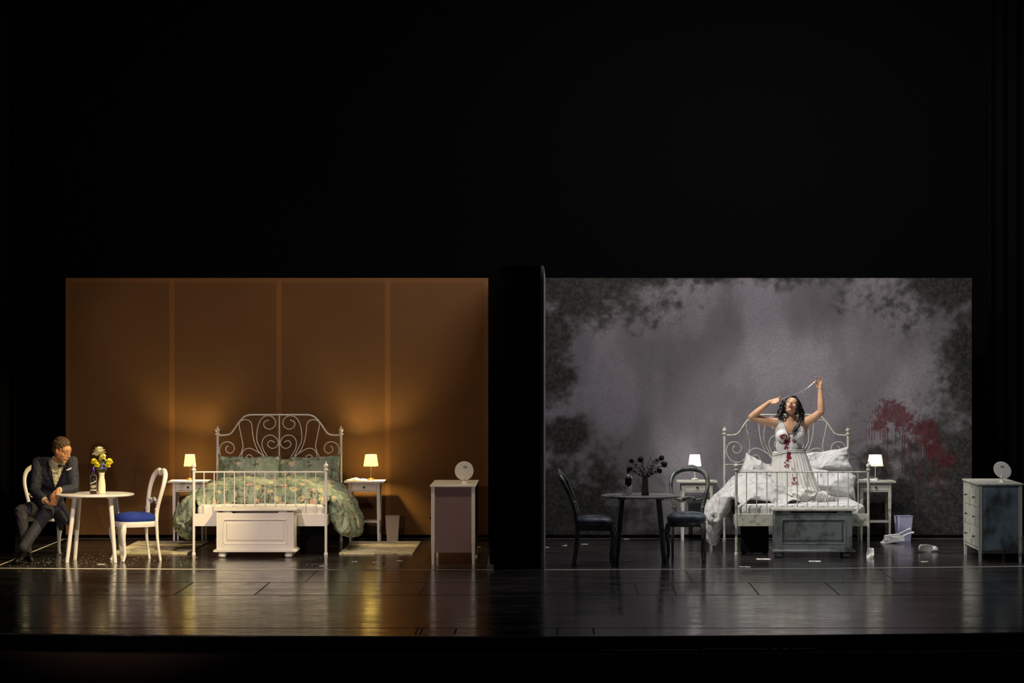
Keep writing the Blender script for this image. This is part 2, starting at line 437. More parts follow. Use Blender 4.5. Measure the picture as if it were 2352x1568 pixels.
# front of the stage and the pit wall before it
mb = MB()
for i in range(len(xs)-1):
    a, c = xs[i], xs[i+1]
    mb.add([(a, edge_y(a), -.012), (c, edge_y(c), -.012), (c, edge_y(c), -1.6), (a, edge_y(a), -1.6)], [(0, 1, 2, 3)])
struct(mb.build('wall_front', BLACK, smooth=False))
mb = MB()
for i in range(len(xs)-1):
    a, c = xs[i], xs[i+1]
    mb.add([(a, edge_y(a)-.35, -.1), (c, edge_y(c)-.35, -.1), (c, edge_y(c)-.45, -.1), (a, edge_y(a)-.45, -.1), (a, edge_y(a)-.45, -1.6), (c, edge_y(c)-.45, -1.6)], [(0, 1, 2, 3), (3, 2, 5, 4)])
struct(mb.build('wall_pit', mat('dark_brown_pit_wall', (66, 54, 48), .95, bump=.6, bscale=120, spec=.1), smooth=False))
mb = MB()
for a, c in ((1375, 1600), (1610, 1755), (1765, 1780), (1792, 1806), (1815, 1862)):
    xa, xb = (a-1277)/283, (c-1277)/283
    mb.box(xa, xb, edge_y(xa)-.36, edge_y(xa)-.345, -.076, -.068)
struct(mb.build('trim_1', mat('pale_edge_strip', (120, 116, 110), .5), smooth=False))
mb = MB(); mb.box(-12, 12, -8.6, -7.1, -1.7, -1.6); struct(mb.build('floor_pit', BLACK, smooth=False))
# black surround
mb = MB(); mb.box(-22, 22, 5.5, 5.6, -2, 12); struct(mb.build('wall_back', BLACK, smooth=False))
XL0, XL1, XR0, XR1, YW, HW = -6.0, -.83, -.128, 5.09, 4.39, 3.186
def leftwall():
    m, nt, b = nodes('brown_gauze_wall'); b.inputs['Roughness'].default_value = .9; b.inputs['Specular IOR Level'].default_value = .1
    tc = N(nt, 'ShaderNodeTexCoord'); sx = N(nt, 'ShaderNodeSeparateXYZ'); nt.links.new(tc.outputs['Object'], sx.inputs[0])
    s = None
    for x0 in (-4.70, -3.39, -2.06):  # backlit frames behind the gauze, put in as lighter bands of colour
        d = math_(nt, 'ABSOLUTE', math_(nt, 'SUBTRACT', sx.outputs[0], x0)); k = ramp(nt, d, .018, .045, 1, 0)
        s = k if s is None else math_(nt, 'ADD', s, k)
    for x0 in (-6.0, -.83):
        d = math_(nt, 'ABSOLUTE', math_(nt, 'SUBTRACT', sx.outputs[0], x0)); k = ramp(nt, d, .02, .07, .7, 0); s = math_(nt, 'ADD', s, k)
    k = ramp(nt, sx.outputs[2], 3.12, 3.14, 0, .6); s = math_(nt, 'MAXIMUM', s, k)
    n0 = tex(nt, scale=1.4, detail=3); n1 = tex(nt, scale=140, detail=2)
    c = mixc(nt, n0.outputs['Fac'], lin((98, 69, 43)), lin((112, 80, 51)))
    c = mixc(nt, ramp(nt, n1.outputs['Fac'], .3, .7, .0, .25), c, lin((72, 44, 24)))
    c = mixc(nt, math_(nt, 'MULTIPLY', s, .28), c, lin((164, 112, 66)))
    nt.links.new(c, b.inputs['Base Color']); return m
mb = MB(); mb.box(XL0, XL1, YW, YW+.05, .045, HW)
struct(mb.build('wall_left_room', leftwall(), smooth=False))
mb = MB(); mb.box(XL0, XL1, YW+.002, YW+.045, 0, .044); struct(mb.build('baseboard_left', BLACK, smooth=False))
mb = MB(); mb.box(XR0, XR1, YW+.002, YW+.045, 0, .044); struct(mb.build('baseboard_right', BLACK, smooth=False))

# right wall: grey plaster with mould, baked on a fine grid of attributes
def right_wall():
    W, H = XR1-XR0, HW-.045; st = .011
    nx, nz = int(W/st), int(H/st)
    vs = []; mould = []; red = []; tone = []
    red_e = []      # painted patch: (px,py,rx,ry)
    for px, py, rx, ry in ((2048, 945, 42, 30), (2020, 975, 26, 17), (2075, 962, 34, 30), (2105, 985, 36, 28), (2128, 1000, 28, 34), (2148, 1030, 30, 26), (2172, 1055, 26, 22), (2140, 975, 14, 18)):
        p = pt(px, py, YW); red_e.append((p.x, p.z, rx/187.7, ry/187.7))
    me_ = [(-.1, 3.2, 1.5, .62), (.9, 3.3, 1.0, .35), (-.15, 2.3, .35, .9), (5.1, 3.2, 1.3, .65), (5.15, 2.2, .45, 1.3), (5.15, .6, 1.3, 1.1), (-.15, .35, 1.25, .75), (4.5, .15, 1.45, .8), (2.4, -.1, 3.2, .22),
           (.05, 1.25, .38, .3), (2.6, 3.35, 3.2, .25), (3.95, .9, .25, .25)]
    for j in range(nz+1):
        z = .045+H*j/nz
        for i in range(nx+1):
            x = XR0+W*i/nx
            vs.append((x, YW, z))
            p = Vector((x, 3.3, z))
            fb = noise.fractal(p*2.4, 1.0, 2.0, 5); fb2 = noise.fractal(p*11+Vector((5, 0, 9)), .9, 2.0, 3)
            k = -9
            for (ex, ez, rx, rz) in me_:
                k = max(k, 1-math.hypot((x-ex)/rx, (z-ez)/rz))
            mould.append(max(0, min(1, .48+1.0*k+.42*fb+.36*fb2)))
            tone.append(.5+.5*noise.fractal(Vector((x*1.3, 0, z*.8)), 1.0, 2.0, 4))
            k = -9
            for (ex, ez, rx, rz) in red_e:
                k = max(k, 1-math.hypot((x-ex)/rx, (z-ez)/rz))
            if k > -1:
                f3 = noise.noise(p*38)
                red.append(max(0, min(1, .30+1.5*k+.55*fb2+.55*f3)))
            else: red.append(0)
    n1 = nx+1
    fs = [(j*n1+i, j*n1+i+1, (j+1)*n1+i+1, (j+1)*n1+i) for j in range(nz) for i in range(nx)]
    # slab behind
    b0 = len(vs)
    vs += [(XR0, YW, .045), (XR1, YW, .045), (XR1, YW, HW), (XR0, YW, HW), (XR0, YW+.05, .045), (XR1, YW+.05, .045), (XR1, YW+.05, HW), (XR0, YW+.05, HW)]
    fs += [tuple(b0+i for i in f) for f in ((0, 4, 5, 1), (3, 2, 6, 7), (1, 5, 6, 2), (0, 3, 7, 4), (4, 7, 6, 5))]
    for a in (mould, tone, red): a += [0]*8
    me = bpy.data.meshes.new('wall_right_room'); me.from_pydata(vs, [], fs); me.update()
    for nm, dat in (('mould', mould), ('tone', tone), ('red', red)):
        at_ = me.attributes.new(nm, 'FLOAT', 'POINT'); at_.data.foreach_set('value', dat)
    m, nt, b = nodes('stained_grey_plaster'); b.inputs['Roughness'].default_value = .85; b.inputs['Specular IOR Level'].default_value = .2
    def A(nm): q = N(nt, 'ShaderNodeAttribute'); q.attribute_name = nm; return q.outputs['Fac']
    c = mixc(nt, ramp(nt, A('tone'), .3, .72), lin((102, 97, 100)), lin((124, 118, 122)))
    n4 = tex(nt, scale=60, detail=6, rough=.7); c = mixc(nt, ramp(nt, n4.outputs['Fac'], .35, .62, .35, 0), c, lin((72, 69, 71)))
    n5 = tex(nt, scale=3.0, detail=6, rough=.6, stretch=(1, 1, .4)); c = mixc(nt, ramp(nt, n5.outputs['Fac'], .52, .7, 0, .35), c, lin((76, 72, 74)))
    n6 = tex(nt, scale=24, detail=5, rough=.7)
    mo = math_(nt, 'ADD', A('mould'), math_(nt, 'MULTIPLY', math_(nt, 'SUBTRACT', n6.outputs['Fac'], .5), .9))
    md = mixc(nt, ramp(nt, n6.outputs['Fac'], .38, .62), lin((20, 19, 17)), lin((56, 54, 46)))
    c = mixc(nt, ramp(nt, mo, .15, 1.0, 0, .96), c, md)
    rd = math_(nt, 'ADD', A('red'), math_(nt, 'MULTIPLY', math_(nt, 'SUBTRACT', n4.outputs['Fac'], .5), 1.3))
    rc = mixc(nt, ramp(nt, n6.outputs['Fac'], .35, .65), lin((60, 17, 22)), lin((86, 34, 38)))
    c = mixc(nt, ramp(nt, rd, .2, 1.15, 0, .88), c, rc)
    nt.links.new(c, b.inputs['Base Color'])
    bn = N(nt, 'ShaderNodeBump'); bn.inputs['Strength'].default_value = .3; bn.inputs['Distance'].default_value = .004
    nt.links.new(n4.outputs['Fac'], bn.inputs['Height']); nt.links.new(bn.outputs[0], b.inputs['Normal'])
    me.materials.append(m)
    o = bpy.data.objects.new('wall_right_room', me); COL.objects.link(o); return struct(o)
wr = right_wall()
# running drips of red paint
mb = MB(); rr = random.Random(3)
DR = [(1990, 985, 28), (1996, 984, 18), (2003, 980, 55), (2008, 980, 30), (2022, 980, 30), (2027, 985, 62), (2031, 985, 95), (2035, 985, 105), (2038, 980, 90), (2057, 985, 40), (2066, 990, 18), (2073, 1000, 85), (2078, 1000, 55), (2086, 1005, 45), (2092, 1010, 40),
      (2110, 1020, 95), (2116, 1020, 125), (2122, 1025, 60), (2126, 1020, 150), (2133, 1035, 80), (2140, 1050, 70), (2146, 1055, 60), (2152, 1060, 70), (2155, 1060, 110), (2160, 1065, 60), (2167, 1065, 120), (2173, 1070, 90), (2178, 1070, 45)]
for px, py, L in DR:
    a = pt(px, py, YW); ln = L/187.7; wd = rr.uniform(.0022, .005)
    pts_ = []
    xx = a.x
    for k in range(9):
        xx += rr.uniform(-.002, .002); pts_.append(Vector((xx, YW-.0006, a.z-ln*k/8)))
    mb.tube(pts_, [wd*1.5, wd*1.3, wd, wd, wd*.9, wd*.8, wd*.8, wd*.8, wd*1.2], n=6, flat=.15)
for k in range(260):
    c = rr.choice(((2045, 930, 50, 28), (2110, 975, 50, 34), (2160, 1045, 36, 28), (2020, 965, 30, 22)))
    a = pt(rr.gauss(c[0], c[2]*.62), rr.gauss(c[1], c[3]*.62), YW); r = rr.uniform(.002, .007)
    mb.ell((a.x, YW-.0004, a.z), (r, .0008, r*rr.uniform(.8, 1.6)), n=6, m=4)
mb.build('paint_drip', mat('dried_red_paint', (66, 18, 24), .5), wr, fix=False)
# the black block between the rooms
mb = MB(); mb.box(-.695, -.160, 0, YW-.005, 0, HW+.02, .003)
struct(mb.build('wall_middle', BLACK, smooth=False))
mb = MB(); mb.box(-.160, -.129, -.002, YW-.004, 0, HW+.015)
struct(mb.build('wall_partition', mat('grey_partition_side', (120, 120, 124), .6, grime=(60, 60, 60), gscale=3), smooth=False))
# tape marks
def tape_y(x): return -.16+(.0077 if x < -.8 else .013)*(x+.8)**2
def tapestrip(x0, x1):
    m_ = MB(); k = int((x1-x0)/.1)+1
    for i in range(k):
        a, c = x0+(x1-x0)*i/k, x0+(x1-x0)*(i+1)/k
        ya, yc = tape_y(a), tape_y(c)
        m_.add([(a, ya-.055, .0015), (c, yc-.055, .0015), (c, yc+.03, .0015), (a, ya+.03, .0015)], [(0, 1, 2, 3)])
    return m_
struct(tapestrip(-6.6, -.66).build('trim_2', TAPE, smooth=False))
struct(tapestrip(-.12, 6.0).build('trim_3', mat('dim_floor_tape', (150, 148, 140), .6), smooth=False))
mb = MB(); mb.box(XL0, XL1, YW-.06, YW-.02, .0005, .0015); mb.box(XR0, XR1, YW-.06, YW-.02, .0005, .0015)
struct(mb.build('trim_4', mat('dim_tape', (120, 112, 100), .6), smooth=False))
mb = MB(); mb.add([(-5.985, tape_y(-6), .0013), (-5.955, tape_y(-6), .0013), (-5.985, YW-.1, .0013), (-6.015, YW-.1, .0013)], [(0, 1, 2, 3)])
struct(mb.build('trim_5', TAPE, smooth=False))
mb = MB(); mb.prism([(-.735, 0), (-.655, 0), (-.655, .04), (-.70, .05), (-.712, .16), (-.722, .05)], -.08, -.02)
struct(mb.build('trim_6', WHITE, smooth=False))
# black masking curtains
def curtain(x0, x1, y, h, amp=.04, wl=.16):
    m_ = MB(); k = int((x1-x0)/.015)+1; rows = []
    for z in (0.01, h*.3, h*.6, h):
        rows.append([(x0+(x1-x0)*i/k, y+amp*math.sin(2*PI*(x0+(x1-x0)*i/k)/wl+.5*math.sin(i*.1)), z) for i in range(k+1)])
    vs = [p for r in rows for p in r]; n1 = k+1
    fs = [(j*n1+i, j*n1+i+1, (j+1)*n1+i+1, (j+1)*n1+i) for j in range(3) for i in range(k)]
    m_.add(vs, fs); o = m_.build('stage_curtain', BLACKCURT, fix=False)
    s = o.modifiers.new('t', 'SOLIDIFY'); s.thickness = .006; return o
tag(curtain(-7.6, -6.13, 2.0, 6.5), 'black masking curtain hanging at the left edge behind the seated man', 'curtain')
tag(curtain(5.37, 7.4, 4.9, 6.9), 'black masking curtain hanging right of the stained grey wall', 'curtain')

# ------------------------------------------------------------------ beds
def smooth_path(P, k=6):
    P = [Vector(p) for p in P]; out = []
    for i in range(len(P)-1):
        p0 = P[max(i-1, 0)]; p1 = P[i]; p2 = P[i+1]; p3 = P[min(i+2, len(P)-1)]
        for j in range(k):
            t = j/k
            out.append(.5*((2*p1)+(p2-p0)*t+(2*p0-5*p1+4*p2-p3)*t*t+(3*p1-p0-3*p2+p3)*t**3))
    out.append(P[-1]); return out
def finial(par, x, y, z, m, k=1.0):
    mb = MB(); mb.lathe([(.013*k, 0), (.026*k, .003), (.029*k, .012), (.026*k, .020), (.016*k, .024), (.014*k, .034), (.024*k, .042), (.0285*k, .056), (.025*k, .070), (.013*k, .080), (.007*k, .085), (.010*k, .092), (.008*k, .101), (.001, .106)], (x, y, z), 20)
    return mb.build('finial', m, par)
HL = 1403.
def hb(c): return [Vector(((x-1155)/HL, 0, 1.524+(93-z)/HL)) for x, z in c]
CURVES = {
 'a': [(308, 901), (400, 880), (460, 820), (510, 740), (540, 640), (535, 570), (505, 420), (480, 300), (478, 235), (520, 190), (580, 175), (650, 195), (690, 260), (700, 380), (730, 540), (790, 690), (855, 765), (930, 850), (990, 935)],
 'b': [(1030, 935), (940, 850), (880, 755), (830, 650), (780, 540), (778, 400), (800, 270), (850, 165), (920, 115), (1000, 112), (1060, 145), (1092, 210), (1080, 280), (1030, 325), (970, 333), (910, 300), (890, 250), (910, 205), (965, 185)],
 'c': [(1080, 935), (985, 840), (930, 760), (880, 670), (865, 570), (890, 490), (950, 445), (1020, 437), (1090, 470), (1135, 540), (1135, 590), (1100, 640), (1050, 660), (1000, 650), (962, 610), (962, 570), (990, 535), (1030, 532), (1065, 555)],
 'd': [(308, 901), (230, 870), (175, 800), (150, 740), (145, 680), (165, 610), (210, 565), (280, 548), (345, 570), (385, 615), (395, 670), (370, 720), (320, 742), (270, 720), (250, 680), (260, 640), (283, 625)],
 'e': [(560, 935), (530, 850), (522, 780), (535, 720), (570, 680), (630, 658), (700, 670), (780, 715), (870, 775), (940, 850)],
 'f': [(700, 935), (712, 850), (700, 805), (670, 775), (630, 772), (600, 795), (604, 812)],
}
def make_bed(label, x, m):
    root = thing('bed', label, 'bed', (x, 1.80, 0))
    W2 = .744; YH = 2.09
    for s in (-1, 1):
        mb = MB(); mb.tube([(s*W2, 0, 0.0), (s*W2, 0, .95)], .0155, 16); mb.lathe([(.021, 0), (.023, .02), (.019, .03)], (s*W2, 0, 0), 16)
        p = mb.build('foot_post', m, root); finial(p, s*W2, 0, .948, m)
        mb = MB(); mb.tube([(s*W2, YH, 0.0), (s*W2, YH, 1.29)], .0155, 16); mb.lathe([(.021, 0), (.023, .02), (.019, .03)], (s*W2, YH, 0), 16)
        p = mb.build('head_post', m, root); finial(p, s*W2, YH, 1.283, m)
        mb = MB(); mb.box(s*W2-.012, s*W2+.012, .01, YH-.01, .33, .44, .003); mb.build('side_rail', m, root)
    mb = MB(); mb.tube([(-W2, 0, .935), (W2, 0, .935)], .0085, 12); mb.build('foot_rail', m, root)
    mb = MB(); mb.box(-W2+.01, W2-.01, -.010, .012, .324, .466, .004); mb.build('foot_panel', m, root)
    for i in range(12):
        X = -W2+(i+1)*2*W2/13; mb = MB(); mb.tube([(X, 0, .46), (X, 0, .93)], .0056, 10); mb.build('spindle', m, root)
    mb = MB(); arch = hb([(112, 437), (180, 438), (250, 435), (300, 425), (345, 400), (400, 325), (470, 222), (560, 128), (640, 98), (700, 93), (900, 92), (1155, 92)])
    arch = smooth_path(arch, 4); full = arch+[Vector((-p.x, 0, p.z)) for p in reversed(arch[:-1])]
    mb.tube([p+Vector((0, YH, 0)) for p in full], .0105, 12); mb.build('head_arch', m, root)
    mb = MB(); mb.tube([(0, YH, .45), (0, YH, 1.524)], .0075, 10); mb.build('centre_bar', m, root)
    for zz in (.925, .44):
        mb = MB(); mb.tube([(-W2, YH, zz), (W2, YH, zz)], .008, 10); mb.build('head_rail', m, root)
    for X in (-.5, -.25, .25, .5):
        mb = MB(); mb.tube([(X, YH, .44), (X, YH, .925)], .005, 8); mb.build('head_spindle', m, root)
    for k, c in CURVES.items():
        for s in (-1, 1):
            P = smooth_path(hb(c), 5); P = [Vector((p.x*-s, YH, p.z)) for p in P]
            mb = MB(); mb.tube(P, .0056, 8)
            if k in 'bcdf': mb.ell(P[-1], .0085, n=10, m=6)
            mb.build('scroll', m, root)
    mb = MB()
    for i in range(14): mb.box(-.73, .73, .08+i*.145, .15+i*.145, .34, .357)
    mb.build('slat_base', m, root)
    return root
XBL, XBR = -3.335, 2.775
bedL = make_bed('white metal bed with scrolled headboard and floral bedding in the amber room', XBL, WHITEMETAL)
bedR = make_bed('worn off-white metal bed with rumpled white bedding, woman kneeling on it', XBR, AGEDMETAL)

def sbox(name, x0, x1, y0, y1, z0, z1, r, m, wr=.006, sc_=4, seg=26, seed=0):
    """soft rounded block (mattress)"""
    mb = MB(); cx, cy, cz = (x0+x1)/2, (y0+y1)/2, (z0+z1)/2; hx, hy, hz = (x1-x0)/2, (y1-y0)/2, (z1-z0)/2
    vs = []; fs = []
    def P(u, v, wv):
        p = Vector((u*hx, v*hy, wv*hz)); q = Vector((max(-hx+r, min(hx-r, p.x)), max(-hy+r, min(hy-r, p.y)), max(-hz+r, min(hz-r, p.z))))
        d = p-q; d = d.normalized()*r if d.length > 1e-6 else d; q = q+d
        n_ = noise.fractal(Vector((q.x*sc_+seed, q.y*sc_, q.z*sc_)), 1, 2, 3)
        dd = d.normalized() if d.length > 1e-6 else Vector((0, 0, 1))
        return Vector((cx, cy, cz))+q+dd*n_*wr
    n_ = seg
    for ax in range(3):
        for s in (-1, 1):
            o = len(vs)
            for i in range(n_+1):
                for j in range(n_+1):
                    a, c = -1+2*i/n_, -1+2*j/n_
                    vs.append(P(*((s, a, c) if ax == 0 else (a, s, c) if ax == 1 else (a, c, s))))
            for i in range(n_):
                for j in range(n_):
                    q = (o+i*(n_+1)+j, o+(i+1)*(n_+1)+j, o+(i+1)*(n_+1)+j+1, o+i*(n_+1)+j+1); fs.append(q)
    mb.add(vs, fs); o = mb.build(name, m, fix=False)
    import bmesh
    bm = bmesh.new(); bm.from_mesh(o.data); bmesh.ops.remove_doubles(bm, verts=bm.verts, dist=.0004); bmesh.ops.recalc_face_normals(bm, faces=bm.faces); bm.to_mesh(o.data); bm.free()
    o.data.polygons.foreach_set('use_smooth', [True]*len(o.data.polygons)); return o
for xb, m, lb, sd in ((XBL, SHEET, 'white mattress with fitted sheet on the bed in the amber room', 0), (XBR, SHEETCOLD, 'rumpled white sheeted mattress under the kneeling woman', 4)):
    o = sbox('mattress', -.715, .715, .03, 2.05, .358, .565, .05, m, .008, 5, 40, sd); o.location = (xb, 1.80, 0); tag(o, lb, 'mattress')

def wrinkle(p, s=1.0, amp=1.0):
    """ridged folds"""
    a = noise.noise(p*3.1*s); r1 = 1-abs(noise.noise(p*4.3*s+Vector((3, 1, 8))))*2
    r2 = 1-abs(noise.noise(p*9*s+Vector((1, 7, 2))))*2
    return amp*(.5*a+.45*max(0, r1)**3+.22*max(0, r2)**2)

def pillow(name, c, wx, hz, th, R, m, label, seed, group=None, crease=1.0, corner=.12):
    mb = MB(); n_ = 34; S = [[], []]
    for side in (1, -1):
        for i in range(n_+1):
            for j in range(n_+1):
                u = -1+2*i/n_; v = -1+2*j/n_
                t = (max(0, 1-u**4)*max(0, 1-v**4))**.5
                # edges pulled in between the pointed corners
                x = u*wx/2*(1-corner*(1-v*v)*abs(u)**3*.5); z = v*hz/2*(1-corner*(1-u*u)*abs(v)**3*.9)
                th_ = th/2*t**.8
                p = Vector((x, 0, z)); q = p+Vector((seed*3.1, side*.8, seed)); q.x += .1*noise.noise(q*4)
                w_ = wrinkle(q, 1.8, .034*crease)*min(1, t*2)
                # creases running out from corners
                ca = math.atan2(abs(z), abs(x)+1e-6); w_ += .012*crease*math.sin(ca*22+seed)*(abs(u*v))**1.2*(t > .02)
                y = side*(th_+w_ if t > 0 else 0)
                z += .01*noise.noise(Vector((u*2+seed, v*2, 3)))
                S[0 if side == 1 else 1].append(Vector((x, -y, z)))
    vs = S[0]+S[1]; o = len(S[0]); n1 = n_+1; fs = []
    for i in range(n_):
        for j in range(n_):
            a, b_, c_, d = i*n1+j, (i+1)*n1+j, (i+1)*n1+j+1, i*n1+j+1
            fs.append((a, b_, c_, d)); fs.append((o+d, o+c_, o+b_, o+a))
    mb.add([R @ v for v in vs], fs); ob = mb.build(name, m, fix=False)
    import bmesh
    bm = bmesh.new(); bm.from_mesh(ob.data); bmesh.ops.remove_doubles(bm, verts=bm.verts, dist=.0008); bmesh.ops.recalc_face_normals(bm, faces=bm.faces); bm.to_mesh(ob.data); bm.free()
    ob.data.polygons.foreach_set('use_smooth', [True]*len(ob.data.polygons))
    ob.location = c; tag(ob, label, 'pillow', group); return ob
def RX(lean, roll=0, yaw=0): return Euler((math.radians(-lean), math.radians(roll), math.radians(yaw)), 'XYZ').to_matrix()
FG = 'floral pillows on the amber bed'
pillow('pillow', (XBL-.40, 3.74, .80), .66, .50, .16, RX(16, 1), FLORAL, 'green floral pillow at far left against the headboard, behind the larger front one', 1, FG)
pillow('pillow', (XBL+.44, 3.74, .80), .62, .50, .16, RX(16, -2), FLORAL, 'green floral pillow at far right against the headboard, partly hidden', 2, FG)
pillow('pillow', (XBL-.30, 3.58, .79), .74, .49, .20, RX(20, -4), FLORAL, 'green floral front pillow on the left half of the bed, peaked at the middle', 3, FG)
pillow('pillow', (XBL+.34, 3.58, .775), .66, .49, .20, RX(20, 1), FLORAL, 'green floral front pillow on the right half of the bed', 5, FG)
WG = 'white pillows on the worn bed'
pillow('pillow', (XBR-.36, 3.62, .775), .52, .48, .20, RX(24, 26), DIRTYDUVET, 'stained crumpled white pillow left of the kneeling woman', 6, WG, 1.0, .22)
pillow('pillow', (XBR+.37, 3.66, .945), .82, .31, .24, RX(24, -8), SHEETCOLD, 'upper white pillow right of the woman with one corner sticking up', 7, WG, 1.0, .25)
pillow('pillow', (XBR+.42, 3.42, .70), .80, .40, .26, RX(44, 10), SHEETCOLD, 'lower white pillow leaning on the mattress right of the woman', 8, WG, 1.0, .25)

def duvet(name, x, label, m, ya, yb, top, left, right, seed, ampl=1.0, bunch=None, thick=.07, hangk=1.2):
    """ya..yb along the bed; left/right(t) -> list of (x,z) profile points outward from the mattress edge"""
    NV = 90; NU = 120; rows = []
    for j in range(NV+1):
        t = j/NV; y = ya+(yb-ya)*t
        L = left(t); Rr = right(t); T = top(t)
        prof = [Vector((a, 0, z)) for a, z in (list(reversed(L))+T+Rr)]
        prof = smooth_path(prof, 8)
        d = [0]
        for i in range(1, len(prof)): d.append(d[-1]+(prof[i]-prof[i-1]).length)
        row = []
        k = 0
        for i in range(NU+1):
            s = d[-1]*i/NU
            while k < len(d)-2 and d[k+1] < s: k += 1
            f = (s-d[k])/max(1e-6, d[k+1]-d[k]); p = prof[k].lerp(prof[k+1], f); tg = (prof[k+1]-prof[k]).normalized()
            nrm = Vector((-tg.z, 0, tg.x))
            q = Vector((p.x*1.1+seed, y*1.0, p.z*1.2))
            e = min(1, 4*min(i/NU, 1-i/NU)+.3)
            w_ = wrinkle(q, 1.0, .045*ampl)*e
            hang = max(0, min(1, (abs(p.x)-.70)/.15))
            w_ += hang*.028*ampl*math.sin(y*34+seed+6*noise.noise(Vector((p.x*2, y*3, p.z*2))))
            yy = y+.03*noise.noise(Vector((p.x*3, seed, p.z*3)))+(bunch(t, p) if bunch else 0)
            row.append(Vector((p.x, yy, p.z))+nrm*w_)
        rows.append(row)
    # a puffy closed body: outer and inner skin meeting at the edges
    top_ = []; bot = []
    for j in range(NV+1):
        for i in range(NU+1):
            p = rows[j][i]; a_ = rows[j][min(i+1, NU)]-rows[j][max(i-1, 0)]; b_ = rows[min(j+1, NV)][i]-rows[max(j-1, 0)][i]
            nn = b_.cross(a_).normalized()
            if nn.z < 0 and abs(p.x) < .7: nn = -nn
            if abs(p.x) >= .7 and nn.x*p.x < 0: nn = -nn
            e = (max(0, 1-(2*j/NV-1)**10)*max(0, 1-(2*i/NU-1)**10))**.5
            hang = max(0, min(1, (abs(p.x)-.70)/.15)); h = thick*e*(1+hang*hangk)
            top_.append(p+nn*h*.35); bot.append(p-nn*h*(.2+.45*hang))
    mb = MB(); n1 = NU+1; o_ = len(top_); fs = []
    for j in range(NV):
        for i in range(NU):
            q = (j*n1+i, j*n1+i+1, (j+1)*n1+i+1, (j+1)*n1+i); fs.append(q); fs.append(tuple(k+o_ for k in reversed(q)))
    mb.add(top_+bot, fs); o = mb.build(name, m, fix=False, ang=180)
    import bmesh
    bm = bmesh.new(); bm.from_mesh(o.data); bmesh.ops.remove_doubles(bm, verts=bm.verts, dist=.0005); bmesh.ops.recalc_face_normals(bm, faces=bm.faces); bm.to_mesh(o.data); bm.free()
    o.data.polygons.foreach_set('use_smooth', [True]*len(o.data.polygons))
    o.location = (x, 1.80, 0); tag(o, label, 'duvet'); return o
def topL(t):
    h = .525+.195*math.sin(min(1, t*4.5)*PI/2)+.03*math.sin(t*9)
    return [(-.66, h-.03), (-.35, h+.02), (0, h), (.35, h+.015), (.66, h-.02)]
def leftL(t):
    e = math.sin(min(1, max(0, t*1.3))*PI/2); b = .44-.30*math.sin(PI*min(1, .15+t*.8))
    return [(-.79, .60), (-.87-.06*e, .47), (-.93-.07*e, .34), (-.90-.06*e, max(.2, b+.08)), (-.84, b)]
def rightL(t):
    e = math.sin(min(1, t*1.4)*PI/2); b = .42-.27*math.sin(PI*min(1, .25+t*.6))
    return [(.79, .60), (.86+.03*e, .48), (.90+.06*e, .36), (.94+.08*e, .26), (.96+.08*e, b)]
duvet('duvet', XBL, 'green floral duvet draped over both sides of the amber bed', FLORAL, .16, 1.62, topL, leftL, rightL, 2.0, 1.25, None, .085, 1.1)
def topR(t):
    h = .55+.24*math.sin(min(1, t*3)*PI/2)
    return [(-.66, h-.01), (-.52, h+.05), (-.36, h+.03), (-.22, h-.05), (-.10, .60)]
def leftR(t):
    b = .60-.58*math.sin(PI*min(1, .14+t*.75))
    return [(-.79, .64), (-.88, .52), (-.99, .38), (-1.0, max(b+.12, .26)), (-.94, max(b, .06))]
def rightR(t): return [(-.04, .60), (.0, .595)]
duvet('duvet', XBR, 'stained crumpled white duvet spilling over the left side of the worn bed', DIRTYDUVET, .22, 1.50, topR, leftR, rightR, 9.0, 1.05, None, .08, .5)

